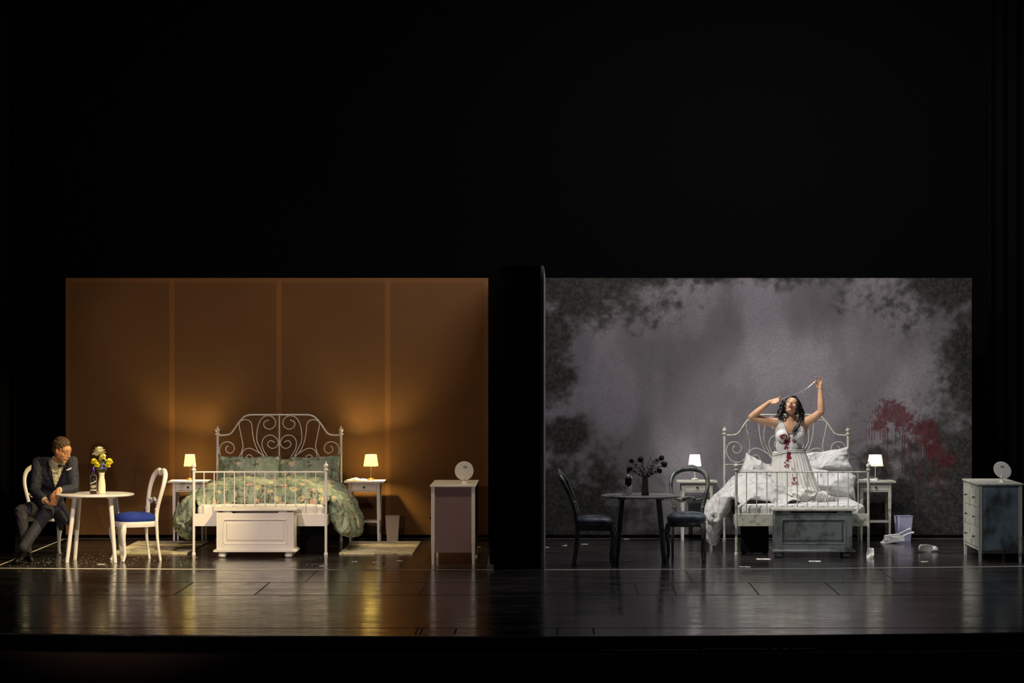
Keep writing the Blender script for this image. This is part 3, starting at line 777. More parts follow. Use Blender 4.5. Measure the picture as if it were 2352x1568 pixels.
# ------------------------------------------------------------------ blanket chests
def make_chest(label, x, m, mp, ml):
    y0, y1, zt = 1.42, 1.77, .545
    root = thing('blanket_chest', label, 'chest', (x, y0, 0)); d = y1-y0; h = .43
    mb = MB()
    # carcass walls with a recessed front
    fx = .432
    mb.box(-h+.001, -h+.02, .021, d-.021, .085, .514); mb.box(h-.02, h-.001, .021, d-.021, .085, .514); mb.box(-h, h, d-.02, d, .085, .515, .002)
    mb.box(-h+.02, h-.02, .021, d-.021, .086, .10)
    # front frame
    mb.box(-h, -.355, 0, .02, .085, .505, .002); mb.box(.355, h, 0, .02, .085, .505, .002)
    mb.box(-.355, .355, 0, .02, .085, .155, .001)
    mb.prism([(-.355, .425), (.355, .425), (.355, .515), (.27, .515), (.25, .495), (-.25, .495), (-.27, .515), (-.355, .515)], 0, .02)
    for s in (-1, 1):      # fluted corner strips
        for k in range(3): mb.tube([(s*(.372+.018*k), 0.002, .12), (s*(.372+.018*k), 0.002, .49)], .004, 6)
    mb.build('body', m, root)
    mb = MB()
    # moulded frame round the panel with rounded corners
    r = .03
    pth = []
    for cx, cz, a0 in ((.355-r, .425-r, 0), (-.355+r, .425-r, 90), (-.355+r, .155+r, 180), (.355-r, .155+r, 270)):
        for k in range(7):
            a = math.radians(a0+15*k); pth.append(Vector((cx+r*math.cos(a), .003, cz+r*math.sin(a))))
    mb.tube(pth, .009, 8, closed=True); mb.build('panel_moulding', m, root)
    mb = MB(); mb.box(-.36, .36, .014, .02, .15, .43)
    mb.ring([[(-.325, .014, .185), (.325, .014, .185), (.325, .014, .395), (-.325, .014, .395)], [(-.312, .004, .198), (.312, .004, .198), (.312, .004, .382), (-.312, .004, .382)]])
    mb.build('front_panel', mp, root, smooth=False)
    mb = MB(); mb.box(-.465, .465, -.025, d+.005, .518, .545, .006); mb.build('lid', ml, root)
    mb = MB(); mb.box(-.465, .465, -.028, d+.01, .062, .086, .006); mb.box(-.45, .45, -.016, d, .086, .094, .003); mb.build('plinth_moulding', m, root)
    for sx in (-.37, .37):
        for sy in (.05, d-.06):
            mb = MB(); mb.lathe([(.028, 0), (.044, .012), (.048, .032), (.042, .052), (.03, .063)], (sx, sy, 0), 18); mb.build('bun_foot', m, root)
    return root
make_chest('white panelled blanket chest at the foot of the amber bed', -3.345, WHITE, WHITE, WHITE)
make_chest('grimy grey panelled blanket chest at the foot of the worn bed', 2.865, AGEDWOOD, mat('aged_inner_panel', (96, 100, 98), .45, grime=(42, 44, 38), glo=.42, ghi=.66, gscale=5, bump=.1), AGED)  # inner panel carries the same darkened tone for the unlit zone

# ------------------------------------------------------------------ bedside tables and lamps
def make_bedside(label, x, m, knobm):
    root = thing('bedside_table', label, 'bedside table', (x, 3.86, 0)); W = .17
    for sx in (-1, 1):
        for y in (.02, .33):
            mb = MB(); X = sx*W
            mb.ring([[(X-.011, y-.011, 0), (X+.011, y-.011, 0), (X+.011, y+.011, 0), (X-.011, y+.011, 0)],
                     [(X-.018, y-.018, .5), (X+.018, y-.018, .5), (X+.018, y+.018, .5), (X-.018, y+.018, .5)],
                     [(X-.018, y-.018, .705), (X+.018, y-.018, .705), (X+.018, y+.018, .705), (X-.018, y+.018, .705)]])
            mb.build('leg', m, root, smooth=False)
    mb = MB(); mb.box(-.245, .245, -.03, .37, .705, .728, .004); mb.build('table_top', m, root)
    mb = MB(); mb.box(-W+.01, W-.01, .31, .325, .60, .705); mb.box(-W-.008, -W+.008, .03, .32, .60, .705); mb.box(W-.008, W+.008, .03, .32, .60, .705); mb.box(-W+.01, W-.01, .005, .02, .69, .706); mb.box(-W+.01, W-.01, .005, .02, .598, .61)
    mb.build('apron', m, root, smooth=False)
    mb = MB(); mb.box(-W+.02, W-.02, .002, .016, .613, .687, .002); dr = mb.build('drawer', m, root)
    mb = MB(); mb.ell((0, -.012, .652), (.013, .010, .013)); mb.tube([(0, 0, .652), (0, .004, .652)], .006, 8); mb.build('knob', knobm, dr)
    mb = MB(); mb.box(-W-.01, W+.01, .01, .34, .225, .243, .002); mb.build('shelf', m, root)
    return root
TBL = ((-4.43, WHITE, 'white bedside table left of the amber bed'), (-2.31, WHITE, 'white bedside table right of the amber bed, near the bin'),
       (1.70, AGED, 'stained white bedside table left of the worn bed, behind the dark chair'), (3.85, AGED, 'stained white bedside table right of the worn bed under the red splatter'))
for x, m, lb in TBL: make_bedside(lb, x, m, KNOB)
def make_lamp(label, x, y, shade, basem, polem, power, col, cord=None, rz=.2):
    root = thing('table_lamp', label, 'lamp', (x, y, .728), rz)
    mb = MB(); mb.lathe([(.046, 0), (.048, .010), (.040, .016), (.036, .024), (.010, .030), (.008, .032)], (0, 0, 0), 24); mb.build('lamp_base', basem, root)
    mb = MB(); mb.tube([(0, 0, .028), (0, 0, .19)], [.004, .0045], 10); mb.build('pole', polem, root)
    def fr(z, a): return [(-a, -a, z), (a, -a, z), (a, a, z), (-a, a, z)]
    mb = MB(); R_ = [fr(.172, .073), fr(.312, .056)]
    vs = R_[0]+R_[1]; mb.add(vs, [(0, 1, 5, 4), (1, 2, 6, 5), (2, 3, 7, 6), (3, 0, 4, 7)])
    sh = mb.build('lamp_shade', shade, root, smooth=False, fix=False); s = sh.modifiers.new('t', 'SOLIDIFY'); s.thickness = .0015
    mb = MB(); mb.tube([(-.056, 0, .305), (.056, 0, .305)], .0015, 6); mb.tube([(0, -.056, .305), (0, .056, .305)], .0015, 6); mb.tube([(0, 0, .19), (0, 0, .305)], .0025, 6); mb.build('shade_fitting', polem, root)
    # the glowing bulb
    m, nt, b = nodes('glowing_bulb'); b.inputs['Base Color'].default_value = (1, 1, 1, 1); b.inputs['Emission Color'].default_value = (*col, 1); b.inputs['Emission Strength'].default_value = power
    mb = MB(); mb.ell((0, 0, .245), (.018, .018, .024), n=12, m=8); mb.build('bulb', m, root)
    if cord:
        mb = MB(); mb.tube(smooth_path([Vector(p) for p in cord], 6), .0025, 6); mb.build('cord', polem, root)
    return root
WARM = (1, .76, .27)
make_lamp('lit yellow lamp on the bedside table left of the amber bed', -4.43, 4.03, SHADEW, COPPER, STEEL, 2500, WARM, None, .15)
make_lamp('lit yellow lamp on the bedside table right of the amber bed', -2.24, 4.03, SHADEW, COPPER, STEEL, 3300, WARM, None, -.2)
make_lamp('white lamp on the stained table behind the dark chair', 1.68, 4.03, SHADEC, AGED, WHITEMETAL, 110, (1, .97, .93), [(.045, 0, .008), (.12, -.02, .006), (.205, -.03, .004), (.222, -.05, -.03), (.228, -.05, -.12), (.24, -.03, -.3), (.25, .0, -.5), (.26, .02, -.715)], -.15)
make_lamp('white lamp below the red splatter on the stained bedside table', 3.865, 4.03, SHADEC, AGED, WHITEMETAL, 50, (1, .93, .78), None, .35)

# ------------------------------------------------------------------ chests of drawers
def make_dresser(label, x, y, face, m, mp, group=None):
    """drawers face -x; the end panel faces the audience"""
    root = thing('chest_of_drawers', label, 'chest of drawers', (x, y, 0)); W, L, H = .475, 1.08, .857
    mb = MB(); mb.box(-.012, W+.012, -.02, L+.02, H-.022, H, .004); mb.build('top', m, root)
    for X in (0, W-.04):
        for Y in (0, L-.04):
            mb = MB(); mb.ring([[(X+.006, Y+.006, 0), (X+.034, Y+.006, 0), (X+.034, Y+.034, 0), (X+.006, Y+.034, 0)], [(X, Y, .25), (X+.04, Y, .25), (X+.04, Y+.04, .25), (X, Y+.04, .25)], [(X, Y, H-.022), (X+.04, Y, H-.022), (X+.04, Y+.04, H-.022), (X, Y+.04, H-.022)]])
            mb.build('leg', m, root, smooth=False)
    for Y, s in ((.012, 0), (L-.03, 1)):
        mb = MB(); mb.box(.035, W-.035, Y, Y+.018, .13, H-.022); mb.build('end_panel', mp, root, smooth=False)
    mb = MB(); mb.box(W-.022, W-.006, .03, L-.03, .13, H-.022); mb.build('back_panel', m, root, smooth=False)
    mb = MB(); mb.box(.02, W-.03, .03, L-.03, .13, .145); mb.box(.006, .03, .035, L-.035, .125, .150); mb.box(.006, .03, .035, L-.035, H-.06, H-.022); mb.build('carcass', m, root, smooth=False)
    zs = [.155, .375, .590, .797]
    for i in range(3):
        mb = MB(); mb.box(.002, .022, .044, L-.044, zs[i]+.003, zs[i+1]-.003, .002); d = mb.build('drawer', m, root)
        for Y in (.27, L-.27):
            z = (zs[i]+zs[i+1])/2; mb = MB(); mb.tube([(.002, Y, z), (-.014, Y, z), (-.018, Y, z), (-.027, Y, z)], [.006, .006, .013, .010], 12); mb.build('knob', KNOB, d)
    return root
DRL = mat('shaded_end_panel', (138, 110, 114), .75, var=.08, bump=.1, bscale=200)  # white panel in shade: the mauve dimness is put into its colour
make_dresser('white chest of drawers at the right end of the amber room, seen end-on', -1.345, .48, -1, WHITE, DRL)
make_dresser('scuffed off-white chest of drawers with shaded blue-grey end, far right', 4.60, .80, -1, AGED, AGEDSIDE)
def make_mirror(label, x, y, yaw, tilt, m):
    root = thing('vanity_mirror', label, 'mirror', (x, y, .857), yaw)
    mb = MB(); mb.lathe([(.036, 0), (.034, .008), (.022, .018), (.008, .03), (.006, .05)], (0, 0, 0), 24); mb.build('stand', m, root)
    Rm = Matrix.Rotation(math.radians(90+tilt), 3, 'X'); c = Vector((0, .012, .135))
    mb = MB(); mb.lathe([(.02, -.012), (.085, -.010), (.1, -.003), (.104, .004), (.100, .009), (.02, .0085)], (0, 0, 0), 40); mb.v = [tuple(Rm @ Vector(v)+c) for v in mb.v]; mb.build('mirror_disc', m, root)
    mb = MB(); mb.tube([(0, 0, .045), (0, -.014, .06), (0, -.014, .085)], [.010, .013, .005], 10); mb.build('neck', m, root)
    mb = MB()
    for k, (w_, dz) in enumerate(((.020, .050), (.024, .045), (.016, .040), (.006, .028))):
        p0 = Rm @ Vector((0, 0, 0))
        mb.box(-w_+.01, w_+.01, -.0005, .0005, -.0012, .0012)
        for i in range(8):
            v = Vector(mb.v[-8+i]); v.z += dz; v.y += 0
            mb.v[-8+i] = tuple(v)
    Rt = Matrix.Rotation(math.radians(tilt), 3, 'X')
    mb.v = [tuple(Rt @ (Vector(v)+Vector((0, -.0125, 0)))+c) for v in mb.v]
    mb.build('printed_mark', KNOB, root, smooth=False)
    return root
make_mirror('round white mirror turned away on the amber room chest of drawers', -1.00, .86, .12, 4, PLASTIC)
make_mirror('tilted round white mirror turned away on the scuffed chest of drawers', 4.90, 1.06, -.55, 25, PLASTIC)

# ------------------------------------------------------------------ round tables
def make_table(label, px, py, mt, ml):
    x, y = at(px, py); root = thing('round_table', label, 'table', (x, y, 0))
    mb = MB(); mb.lathe([(.405, .715), (.424, .720), (.428, .730), (.425, .737), (.41, .740)], (0, 0, 0), 64); mb.build('table_top', mt, root)
    for sx in (-1, 1):
        for sy in (-1, 1):
            mb = MB(); mb.tube([(sx*.262, sy*.235, 0), (sx*.195, sy*.15, .715)], [.021, .027], 18); lg = mb.build('leg', ml, root)
    for sx in (-1, 1):
        mb = MB(); mb.box(sx*.20-.045, sx*.20+.045, -.20, .20, .695, .716, .004); mb.build('leg_plate', ml, root)
    return root, x, y
_, TLX, TLY = make_table('round cream table the man leans on, with vodka and flowers', 218, 1288, WHITE, WHITE)
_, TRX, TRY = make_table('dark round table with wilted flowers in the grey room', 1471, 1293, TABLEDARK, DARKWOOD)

# ------------------------------------------------------------------ chairs with open carved backs
def make_chair(label, x, y, rz, m, seatm, crest):
    """faces -y in its own frame"""
    root = thing('carved_chair', label, 'chair', (x, y, 0), rz)
    for s in (-1, 1):      # cabriole front legs
        P = smooth_path([(s*.185, -.185, .41), (s*.195, -.20, .36), (s*.200, -.205, .28), (s*.190, -.190, .17), (s*.188, -.185, .08), (s*.195, -.200, .025), (s*.200, -.210, .006)], 4)
        n_ = len(P); R_ = []
        for i in range(n_):
            t = i/(n_-1); R_.append(.026*(1-t)+.012*t+(.010*max(0, 1-abs(t-.22)/.2))+(.009 if t > .93 else 0))
        mb = MB(); mb.tube(P, R_, 12); mb.build('front_leg', m, root)
        P = smooth_path([(s*.175, .18, .44), (s*.175, .185, .36), (s*.178, .195, .2), (s*.18, .225, 0.002)], 4)
        mb = MB(); mb.tube(P, [.020-.006*i/(len(P)-1) for i in range(len(P))], 10); mb.build('rear_leg', m, root)
    # seat rail
    def outline(k, n_=40):
        o = []
        for i in range(n_):
            a = 2*PI*i/n_; c, s_ = math.cos(a), math.sin(a)
            X = math.copysign(abs(c)**.55, c)*.222; Y = math.copysign(abs(s_)**.6, s_)*.212
            X *= 1-.10*(Y/.212+1)*.5
            if Y < 0: Y -= .012*math.cos(X/.222*PI/2)
            o.append((X*k, Y*k))
        return o
    mb = MB(); mb.ring([[(a, b_, z) for a, b_ in outline(k)] for k, z in ((.93, .385), (.97, .378), (.99, .40), (1.0, .43), (.98, .437))]); mb.build('seat_rail', m, root)
    mb = MB(); mb.ring([[(a, b_, z+.0) for a, b_ in outline(k)] for k, z in ((.97, .438), (1.0, .452), (1.01, .468), (.985, .487), (.9, .508), (.72, .524), (.4, .534), (.1, .537))]); mb.build('seat_cushion', seatm, root)
    # back: ring of stiles rising to a rounded top, leaning back
    LK = .17 if crest else .09
    def lean(z): t = max(0, z-.44)/.55; return .185+.03*t+LK*t*t
    prof = [(.155, .44), (.152, .52), (.158, .58), (.178, .66), (.200, .76), (.203, .85), (.178, .925), (.125, .965), (.065, .982), (0, .955 if not crest else .988)]
    half = [Vector((a, lean(z)-.0, z)) for a, z in prof]
    P = smooth_path(half, 5); full = P+[Vector((-p.x, p.y, p.z)) for p in reversed(P[:-1])]
    R_ = [.0225+.006*min(1, max(0, (p.z-.8)/.15)) for p in full]
    mb = MB(); mb.tube(full, R_, 12)
    mb.tube([p+Vector((0, -.017, 0)) for p in full[8:-8]], .005, 6)
    for s in (-1, 1): mb.ell((s*.155, lean(.56)-.008, .565), (.022, .016, .022)); mb.ell((s*.157, lean(.56)-.02, .565), (.010, .01, .010))
    mb.build('back_frame', m, root)
    bar = smooth_path([Vector((a, lean(z), z)) for a, z in ((-.176, .672), (-.12, .655), (-.07, .650), (-.045, .668), (0, .682), (.045, .668), (.07, .650), (.12, .655), (.176, .672))], 4)
    mb = MB(); mb.tube(bar, .0125, 10); mb.tube([p+Vector((0, 0, -.022)) for p in bar[3:-3]], .007, 8)
    for s in (-1, 1): mb.ell((s*.058, lean(.65)-.008, .668), (.018, .014, .018))
    mb.build('cross_bar', m, root)
    if crest:
        mb = MB(); rr_ = random.Random(5)
        mb.ell((0, lean(1)-.004, 1.004), (.036, .024, .030))
        for s in (-1, 1):
            for k in range(7):
                t = k/6; a = .03+.125*t; z = 1.0-.055*t**1.6
                mb.ell((s*a, lean(z)-.008, z+.012-.01*t), (.028-.010*t, .020, .019-.006*t), Matrix.Rotation(s*(.5+.4*t), 3, 'Y'), n=10, m=8)
                mb.ell((s*a*.97, lean(z)-.02, z-.012), (.012-.004*t, .008, .010), Matrix.Rotation(s*.8, 3, 'Y'), n=8, m=6)
            mb.tube(smooth_path([Vector((s*.012, lean(1)-.012, 1.022)), Vector((s*.04, lean(1)-.012, 1.016)), Vector((s*.065, lean(1)-.01, .996)), Vector((s*.06, lean(1)-.014, .976)), Vector((s*.035, lean(1)-.016, .984))], 4), .006, 8)
        mb.ell((0, lean(1)-.022, .992), (.012, .008, .012))
        mb.build('carved_crest', m, root)
    return root
cx, cy = at(311, 1287)
make_chair('white carved chair with bright blue seat right of the cream table', cx, cy, math.radians(-62), WHITE, BLUE, False)
mx, my = at(97, 1271)
make_chair('white carved chair the man in the suit sits on', mx, my, math.radians(10), WHITE, BLUE, False)
cx, cy = at(1366, 1297)
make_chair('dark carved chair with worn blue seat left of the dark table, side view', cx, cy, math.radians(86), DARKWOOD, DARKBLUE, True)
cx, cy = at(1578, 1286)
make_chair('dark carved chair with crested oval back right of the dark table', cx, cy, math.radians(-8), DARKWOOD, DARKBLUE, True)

# ------------------------------------------------------------------ things on the tables
ZT = .740
def vase(label, x, y, m, prof):
    mb = MB(); mb.lathe(prof+[(prof[-1][0]-.004, prof[-1][1]-.001), (prof[-1][0]-.006, prof[-1][1]-.03), (.004, prof[-1][1]-.06)], (0, 0, 0), 32)
    o = mb.build('vase', m); o.location = (x, y, ZT); return tag(o, label, 'vase')
def txy(px, y): return (px-1277)*(y-CY)/F
VY = TLY-.08; VX = txy(233.6, VY)
vase('cream ceramic vase with fresh flowers on the cream table', VX, VY, VASEW, [(.030, 0), (.040, .004), (.0415, .03), (.041, .09), (.036, .14), (.029, .18), (.027, .20), (.033, .225), (.036, .232)])
V2Y = TRY-.05; V2X = txy(1482, V2Y)
vase('dull olive vase with wilted flowers on the dark table', V2X, V2Y, VASED, [(.038, 0), (.043, .004), (.042, .04), (.036, .12), (.030, .19), (.031, .218)])
def bottle(label, px, y, h, liquid, printed, prof, capz, capm):
    x = txy(px, y); root = thing('vodka_bottle', label, 'bottle', (x, y, ZT))
    mb = MB(); inner = [(max(.002, r-.003), z) for r, z in reversed(prof)]; inner[-1] = (inner[-1][0], .008)
    mb.lathe(prof+inner, (0, 0, 0), 32); mb.build('glass_body', GLASS, root)
    mb = MB(); mb.lathe(capz, (0, 0, 0), 20); mb.build('cap', capm, root)
    return root
b1 = bottle('clear vodka bottle with violet cap and white script left of the cream vase', 214.6, TLY-.14, .3, None, True,
    [(.034, 0), (.0375, .006), (.0375, .185), (.034, .205), (.018, .222), (.0125, .232), (.0125, .25)], [(.0135, .236), (.0135, .252), (.0145, .254), (.0145, .262), (.0135, .264), (.0135, .298), (.012, .301)], PURPLECAP)
def wrap(z0, z1, r, a0, a1, fn=None, n=24):
    mb = MB(); vs = []; fs = []
    for i in range(n+1):
        a = math.radians(a0+(a1-a0)*i/n); t = -1+2*i/n
        zb, zt = (z0, z1) if fn is None else fn(t)
        for z in (zb, zt): vs.append((r*math.sin(a), -r*math.cos(a), z))
    fs = [(2*i, 2*i+2, 2*i+3, 2*i+1) for i in range(n)]
    mb.add(vs, fs); return mb
wrap(0, 0, .0385, -70, 70, lambda t: (.105+.02*t, .13+.03*t)).build('dark_band', DARKPR, b1, fix=False)
wrap(0, 0, .0384, -34, 34, lambda t: (.158-.006*(1-t*t)**.5, .166+.008*(1-t*t)**.5)).build('oval_label', DARKPR, b1, fix=False)
wrap(0, 0, .0383, -62, 62, lambda t: (.10-.035*(1-t*t)**.5, .10)).build('pale_crest', mat('pale_print', (150, 140, 116), .6), b1, fix=False)
wrap(0, 0, .0384, -75, 75, lambda t: (.040, .052)).build('text_band', mat('pale_text_band', (196, 184, 150), .6), b1, fix=False)
mb = MB(); P = []
for i in range(49):
    t = i/48; a = math.radians(-55+110*t); z = .113+.033*t+.007*math.sin(t*PI*11)
    P.append((.0392*math.sin(a), -.0392*math.cos(a), z))
mb.tube(P, .0014, 6); P = []
for i in range(20):
    t = i/19; a = math.radians(-60+118*t); P.append((.0392*math.sin(a), -.0392*math.cos(a), .103+.036*t))
mb.tube(P, .0008, 6); mb.build('script_lettering', PAPER, b1)
b2 = bottle('clear bottle with black label and black stopper on the dark table', 1443, TRY-.02, .3, None, False,
    [(.034, 0), (.038, .006), (.038, .19), (.034, .208), (.018, .220), (.0125, .228), (.0125, .245)], [(.0135, .235), (.0165, .250), (.0165, .292), (.015, .296)], WILT)
wrap(0, 0, .0388, -65, 80, lambda t: (.09+.03*abs(t), .185+.004*math.sin(5*t))).build('black_label', WILT, b2, fix=False)
mb = MB(); mb.lathe([(.033, 0), (.036, .004), (.038, .098), (.0355, .098), (.033, .012), (.004, .011)], (0, 0, 0), 28); g = mb.build('drinking_glass', GLASS); g.location = (txy(1438, TRY-.13), TRY-.13, ZT); tag(g, 'small drinking glass in front of the black-labelled bottle', 'glass')

def petals(mb, c, R, n, up, ln, wd, curl, seed=0):
    rr_ = random.Random(seed)
    for k in range(n):
        a = 2*PI*k/n+rr_.uniform(-.2, .2); d = Vector((math.cos(a), math.sin(a), 0)); rows = []
        for i in range(6):
            t = i/5; r = ln*t; wv = wd*math.sin(PI*min(1, .12+t*.8))**.7
            z = up*t-curl*t*t; p = d*r+Vector((0, 0, z)); sdir = Vector((-d.y, d.x, 0))
            rows.append([c+R @ (p-sdir*wv+Vector((0, 0, .15*wv))), c+R @ (p-Vector((0, 0, .1*wv))), c+R @ (p+sdir*wv+Vector((0, 0, .15*wv)))])
        vs = [p for r in rows for p in r]; fs = [(3*i+j, 3*i+j+1, 3*i+j+4, 3*i+j+3) for i in range(5) for j in range(2)]
        mb.add(vs, fs)
def flower(label, kind, head, base, m, cat='flower', group=None, seed=0):
    """head, base: world points; the stem stands in the vase"""
    head = Vector(head); base = Vector(base); rr_ = random.Random(seed)
    root = thing(kind, label, cat, base, 0, group); h = head-base
    mid = h*.5+Vector((0, 0, abs(h.x)*.45)); st = smooth_path([Vector((0, 0, 0)), mid, h], 6)
    mb = MB(); mb.tube(st, .0016, 6); mb.build('stem', GREEN if m not in (WILT,) else WILT, root)
    mb = MB(); R = Euler((rr_.uniform(-.9, -.2), h.x*2.5, rr_.uniform(0, 6))).to_matrix()
    return root, mb, h, R, rr_
def leafset(root, h, m, n, rr_, ln=.03, z0=.45):
    mb = MB()
    for k in range(n):
        t = rr_.uniform(z0, .9); p = h*t; a = rr_.uniform(0, 2*PI); d = Vector((math.cos(a), .3*math.sin(a), rr_.uniform(.1, .9))).normalized()*ln*rr_.uniform(.6, 1.2)
        s_ = d.cross(Vector((0, 1, 0))).normalized()*ln*.12
        mb.add([p, p+d*.5+s_, p+d, p+d*.5-s_, p+d*.5+Vector((0, .002, 0))], [(0, 1, 4), (1, 2, 4), (2, 3, 4), (3, 0, 4)])
    mb.build('leaf', m, root, fix=False)
GF = 'fresh flowers in the cream vase'; vb = Vector((VX, VY, ZT+.19))
def vpt(px, py, dy=0): return pt(px, py, VY+dy)
# white rose with broad petals
r_, mb, h, R, q = flower('large cream rose at the top of the fresh bouquet', 'rose', vpt(228, 1040), vb, PETALW, group=GF, seed=1)
R = Euler((-.35, -.12, 0)).to_matrix()
petals(mb, h, R, 6, .006, .078, .034, .012, 1); petals(mb, h+Vector((0, 0, .012)), R, 6, .030, .066, .030, .010, 2); petals(mb, h+Vector((0, 0, .022)), R, 5, .040, .045, .024, .004, 3); petals(mb, h+Vector((0, 0, .026)), R, 4, .040, .026, .016, .0, 4)
mb.ell(h+Vector((0, 0, .022)), (.022, .022, .026)); mb.build('blossom', PETALW, r_, fix=False); leafset(r_, h, GREEN, 9, q)
for i, (px, py, sz, lb) in enumerate(((217, 1061, .034, 'full yellow blossom left of the bouquet above the bottle'), (223, 1069, .028, 'lower left yellow blossom beside the violet cap'), (251, 1061, .036, 'yellow blossom at the right edge of the bouquet'), (247, 1069, .028, 'small yellow blossom low on the right of the bouquet'), (236, 1050, .028, 'small pale yellow blossom just under the rose'), (231, 1057, .022, 'pale yellow blossom in the middle of the bouquet'))):
    r_, mb, h, R, q = flower(lb, 'yellow_flower', vpt(px, py, -.02+.01*(i % 3)), vb, PETALY, group=GF, seed=10+i)
    for ly in range(3): petals(mb, h+R @ Vector((0, 0, .006*ly)), R, 8, .010+.010*ly, sz*(1.2-.25*ly), .012, .006, 20+i*3+ly)
    mb.ell(h+R @ Vector((0, 0, .012)), .008, n=8, m=6); mb.build('blossom', PETALY if i < 4 else mat('pale_yellow_petal', (226, 212, 110), .6), r_, fix=False); leafset(r_, h, GREEN, 9, q, .032, .3)
for i, (px, py, sz, lb) in enumerate(((236.5, 1066.5, .017, 'pale lilac statice head in the middle of the bouquet'), (233, 1074, .020, 'greyish lilac statice head just above the vase rim'), (243, 1075, .018, 'deep violet statice head low on the right'))):
    r_, mb, h, R, q = flower(lb, 'statice_flower', vpt(px, py, -.035), vb, PETALP, group=GF, seed=40+i)
    for k in range(26):
        d = Vector((q.gauss(0, 1), q.gauss(0, 1), q.gauss(0, 1))).normalized()*sz*q.uniform(.6, 1); mb.ell(h+d, q.uniform(.003, .0055), n=6, m=5)
    mb.build('blossom', PETALP if i != 2 else mat('deep_violet_petal', (104, 70, 168), .6), r_, fix=False)
r_, mb, h, R, q = flower('closed pale bud right of the centre of the bouquet', 'flower_bud', vpt(242.5, 1056), vb, PETALW, group=GF, seed=60)
mb.ell(h, (.006, .006, .015), n=8, m=8); mb.build('bud', PETALW, r_); leafset(r_, h, GREEN, 4, q, .03)
GW = 'wilted black flowers in the olive vase'; vb2 = Vector((V2X, V2Y, ZT+.17))
for i, (px, py, sz, lb) in enumerate(((1450.5, 1058, .026, 'wilted black flower pointing up left above the bottle'), (1447.5, 1076, .028, 'drooping black flower hanging in front of the bottle neck'), (1471, 1054, .036, 'large wilted black flower at the top left of the bunch'), (1519, 1051, .032, 'wilted black flower at the top right of the bunch'), (1509, 1056, .020, 'small wilted black flower just left of the topmost one'), (1526, 1065, .038, 'ragged black flower at the far right of the bunch'), (1515, 1081, .036, 'round black flower hanging lowest on the right'), (1494, 1051, .009, 'tiny black bud on a bare stalk above the vase'))):
    r_, mb, h, R, q = flower(lb, 'wilted_flower', pt(px, py, V2Y-.01), vb2, WILT, group=GW, seed=70+i)
    mb.ell(h, (sz*.8, sz*.8, sz*.68), n=12, m=8)
    if sz > .01:
        for ly in range(3): petals(mb, h, R if ly else Euler((1.2, 0, q.uniform(0, 6))).to_matrix(), 8, .006*ly, sz*(1.05-.1*ly), sz*.36, sz*.3, 90+i*3+ly)
    mb.build('blossom', WILT, r_, fix=False)
    leafset(r_, h, WILT, 26 if sz > .01 else 4, q, .034, .1)

# ------------------------------------------------------------------ rugs, bins, small things on the floor
def rug(label, x0, x1, y0, y1, fr):
    mb = MB(); nx_, ny_ = 30, 50; rr_ = random.Random(int(x0*10))
    vs = []; 
    for j in range(ny_+1):
        for i in range(nx_+1):
            vs.append((x0+(x1-x0)*i/nx_, y0+(y1-y0)*j/ny_, .014+.002*noise.noise(Vector((i*.5, j*.5, x0)))))
    n1 = nx_+1; fs = [(j*n1+i, j*n1+i+1, (j+1)*n1+i+1, (j+1)*n1+i) for j in range(ny_) for i in range(nx_)]
    o0 = len(vs); per = [i for i in range(n1)]+[j*n1+nx_ for j in range(1, ny_+1)]+[ny_*n1+i for i in range(nx_-1, -1, -1)]+[j*n1 for j in range(ny_-1, 0, -1)]
    vs += [(vs[p][0], vs[p][1], .001) for p in per]; L = len(per)
    fs += [(per[k], o0+k, o0+(k+1) % L, per[(k+1) % L]) for k in range(L)]; fs.append(tuple(o0+k for k in range(L)))
    root = thing('rug', label, 'rug', ((x0+x1)/2, (y0+y1)/2, 0)); mb.add([(a-(x0+x1)/2, b_-(y0+y1)/2, c) for a, b_, c in vs], fs); mb.build('pile', RUG, root, ang=60)
    mb = MB()
    for k in range(90):
        X = -(x1-x0)/2+(x1-x0)*(k+.5)/90
        mb.box(X-.002, X+.002, -(y1-y0)/2-.012, -(y1-y0)/2+.002, .002, .007)
    f_ = mb.build('fringe', RUG, root, smooth=False); f_['kind'] = 'stuff'
rug('pale floral rug left of the amber bed, behind the blue-seated chair', -5.02, -4.17, 1.92, 3.78, 1)
rug('pale floral rug right of the amber bed in front of the bedside table', -2.45, -1.62, 1.88, 3.74, 1)
def make_bin(label, px, y, m, w0, w1, h, ang):
    mb = MB(); x = txy(px, y)
    def sq(a, z): return [(-a, -a, z), (a, -a, z), (a, a, z), (-a, a, z)]
    t = .004
    mb.ring([sq(w0, 0), sq(w1, h), sq(w1+.004, h), sq(w1+.004, h+.006), sq(w1-t, h+.006), sq(w0-t, t), ], caps=True)
    o = mb.build('waste_bin', m, smooth=False); o.location = (x, y, 0); o.rotation_euler = (0, 0, ang); return tag(o, label, 'waste bin')
make_bin('pale square waste bin right of the bedside table in the amber room', 901.5, 3.93, BASKETW, .066, .084, .30, .05)
make_bin('translucent lilac waste bin beside the stained bedside table', 2075, 3.98, LILAC, .066, .085, .30, .30)
for lb, x0 in (('low black box on the floor under the right side of the amber bed', -2.90), ('low black box on the floor under the left side of the worn bed', 2.10)):
    mb = MB(); mb.box(-.155, .155, 0, .16, .01, .345, .004); mb.box(-.150, .150, -.004, 0, .02, .33); mb.box(-.14, -.10, .02, .14, 0, .012); mb.box(.10, .14, .02, .14, 0, .012)
    o = mb.build('black_box', mat('black_box_cloth', (9, 9, 10), .9, spec=.1, bump=.2, bscale=200)); o.location = (x0+.155, 1.98, 0); tag(o, lb, 'box')
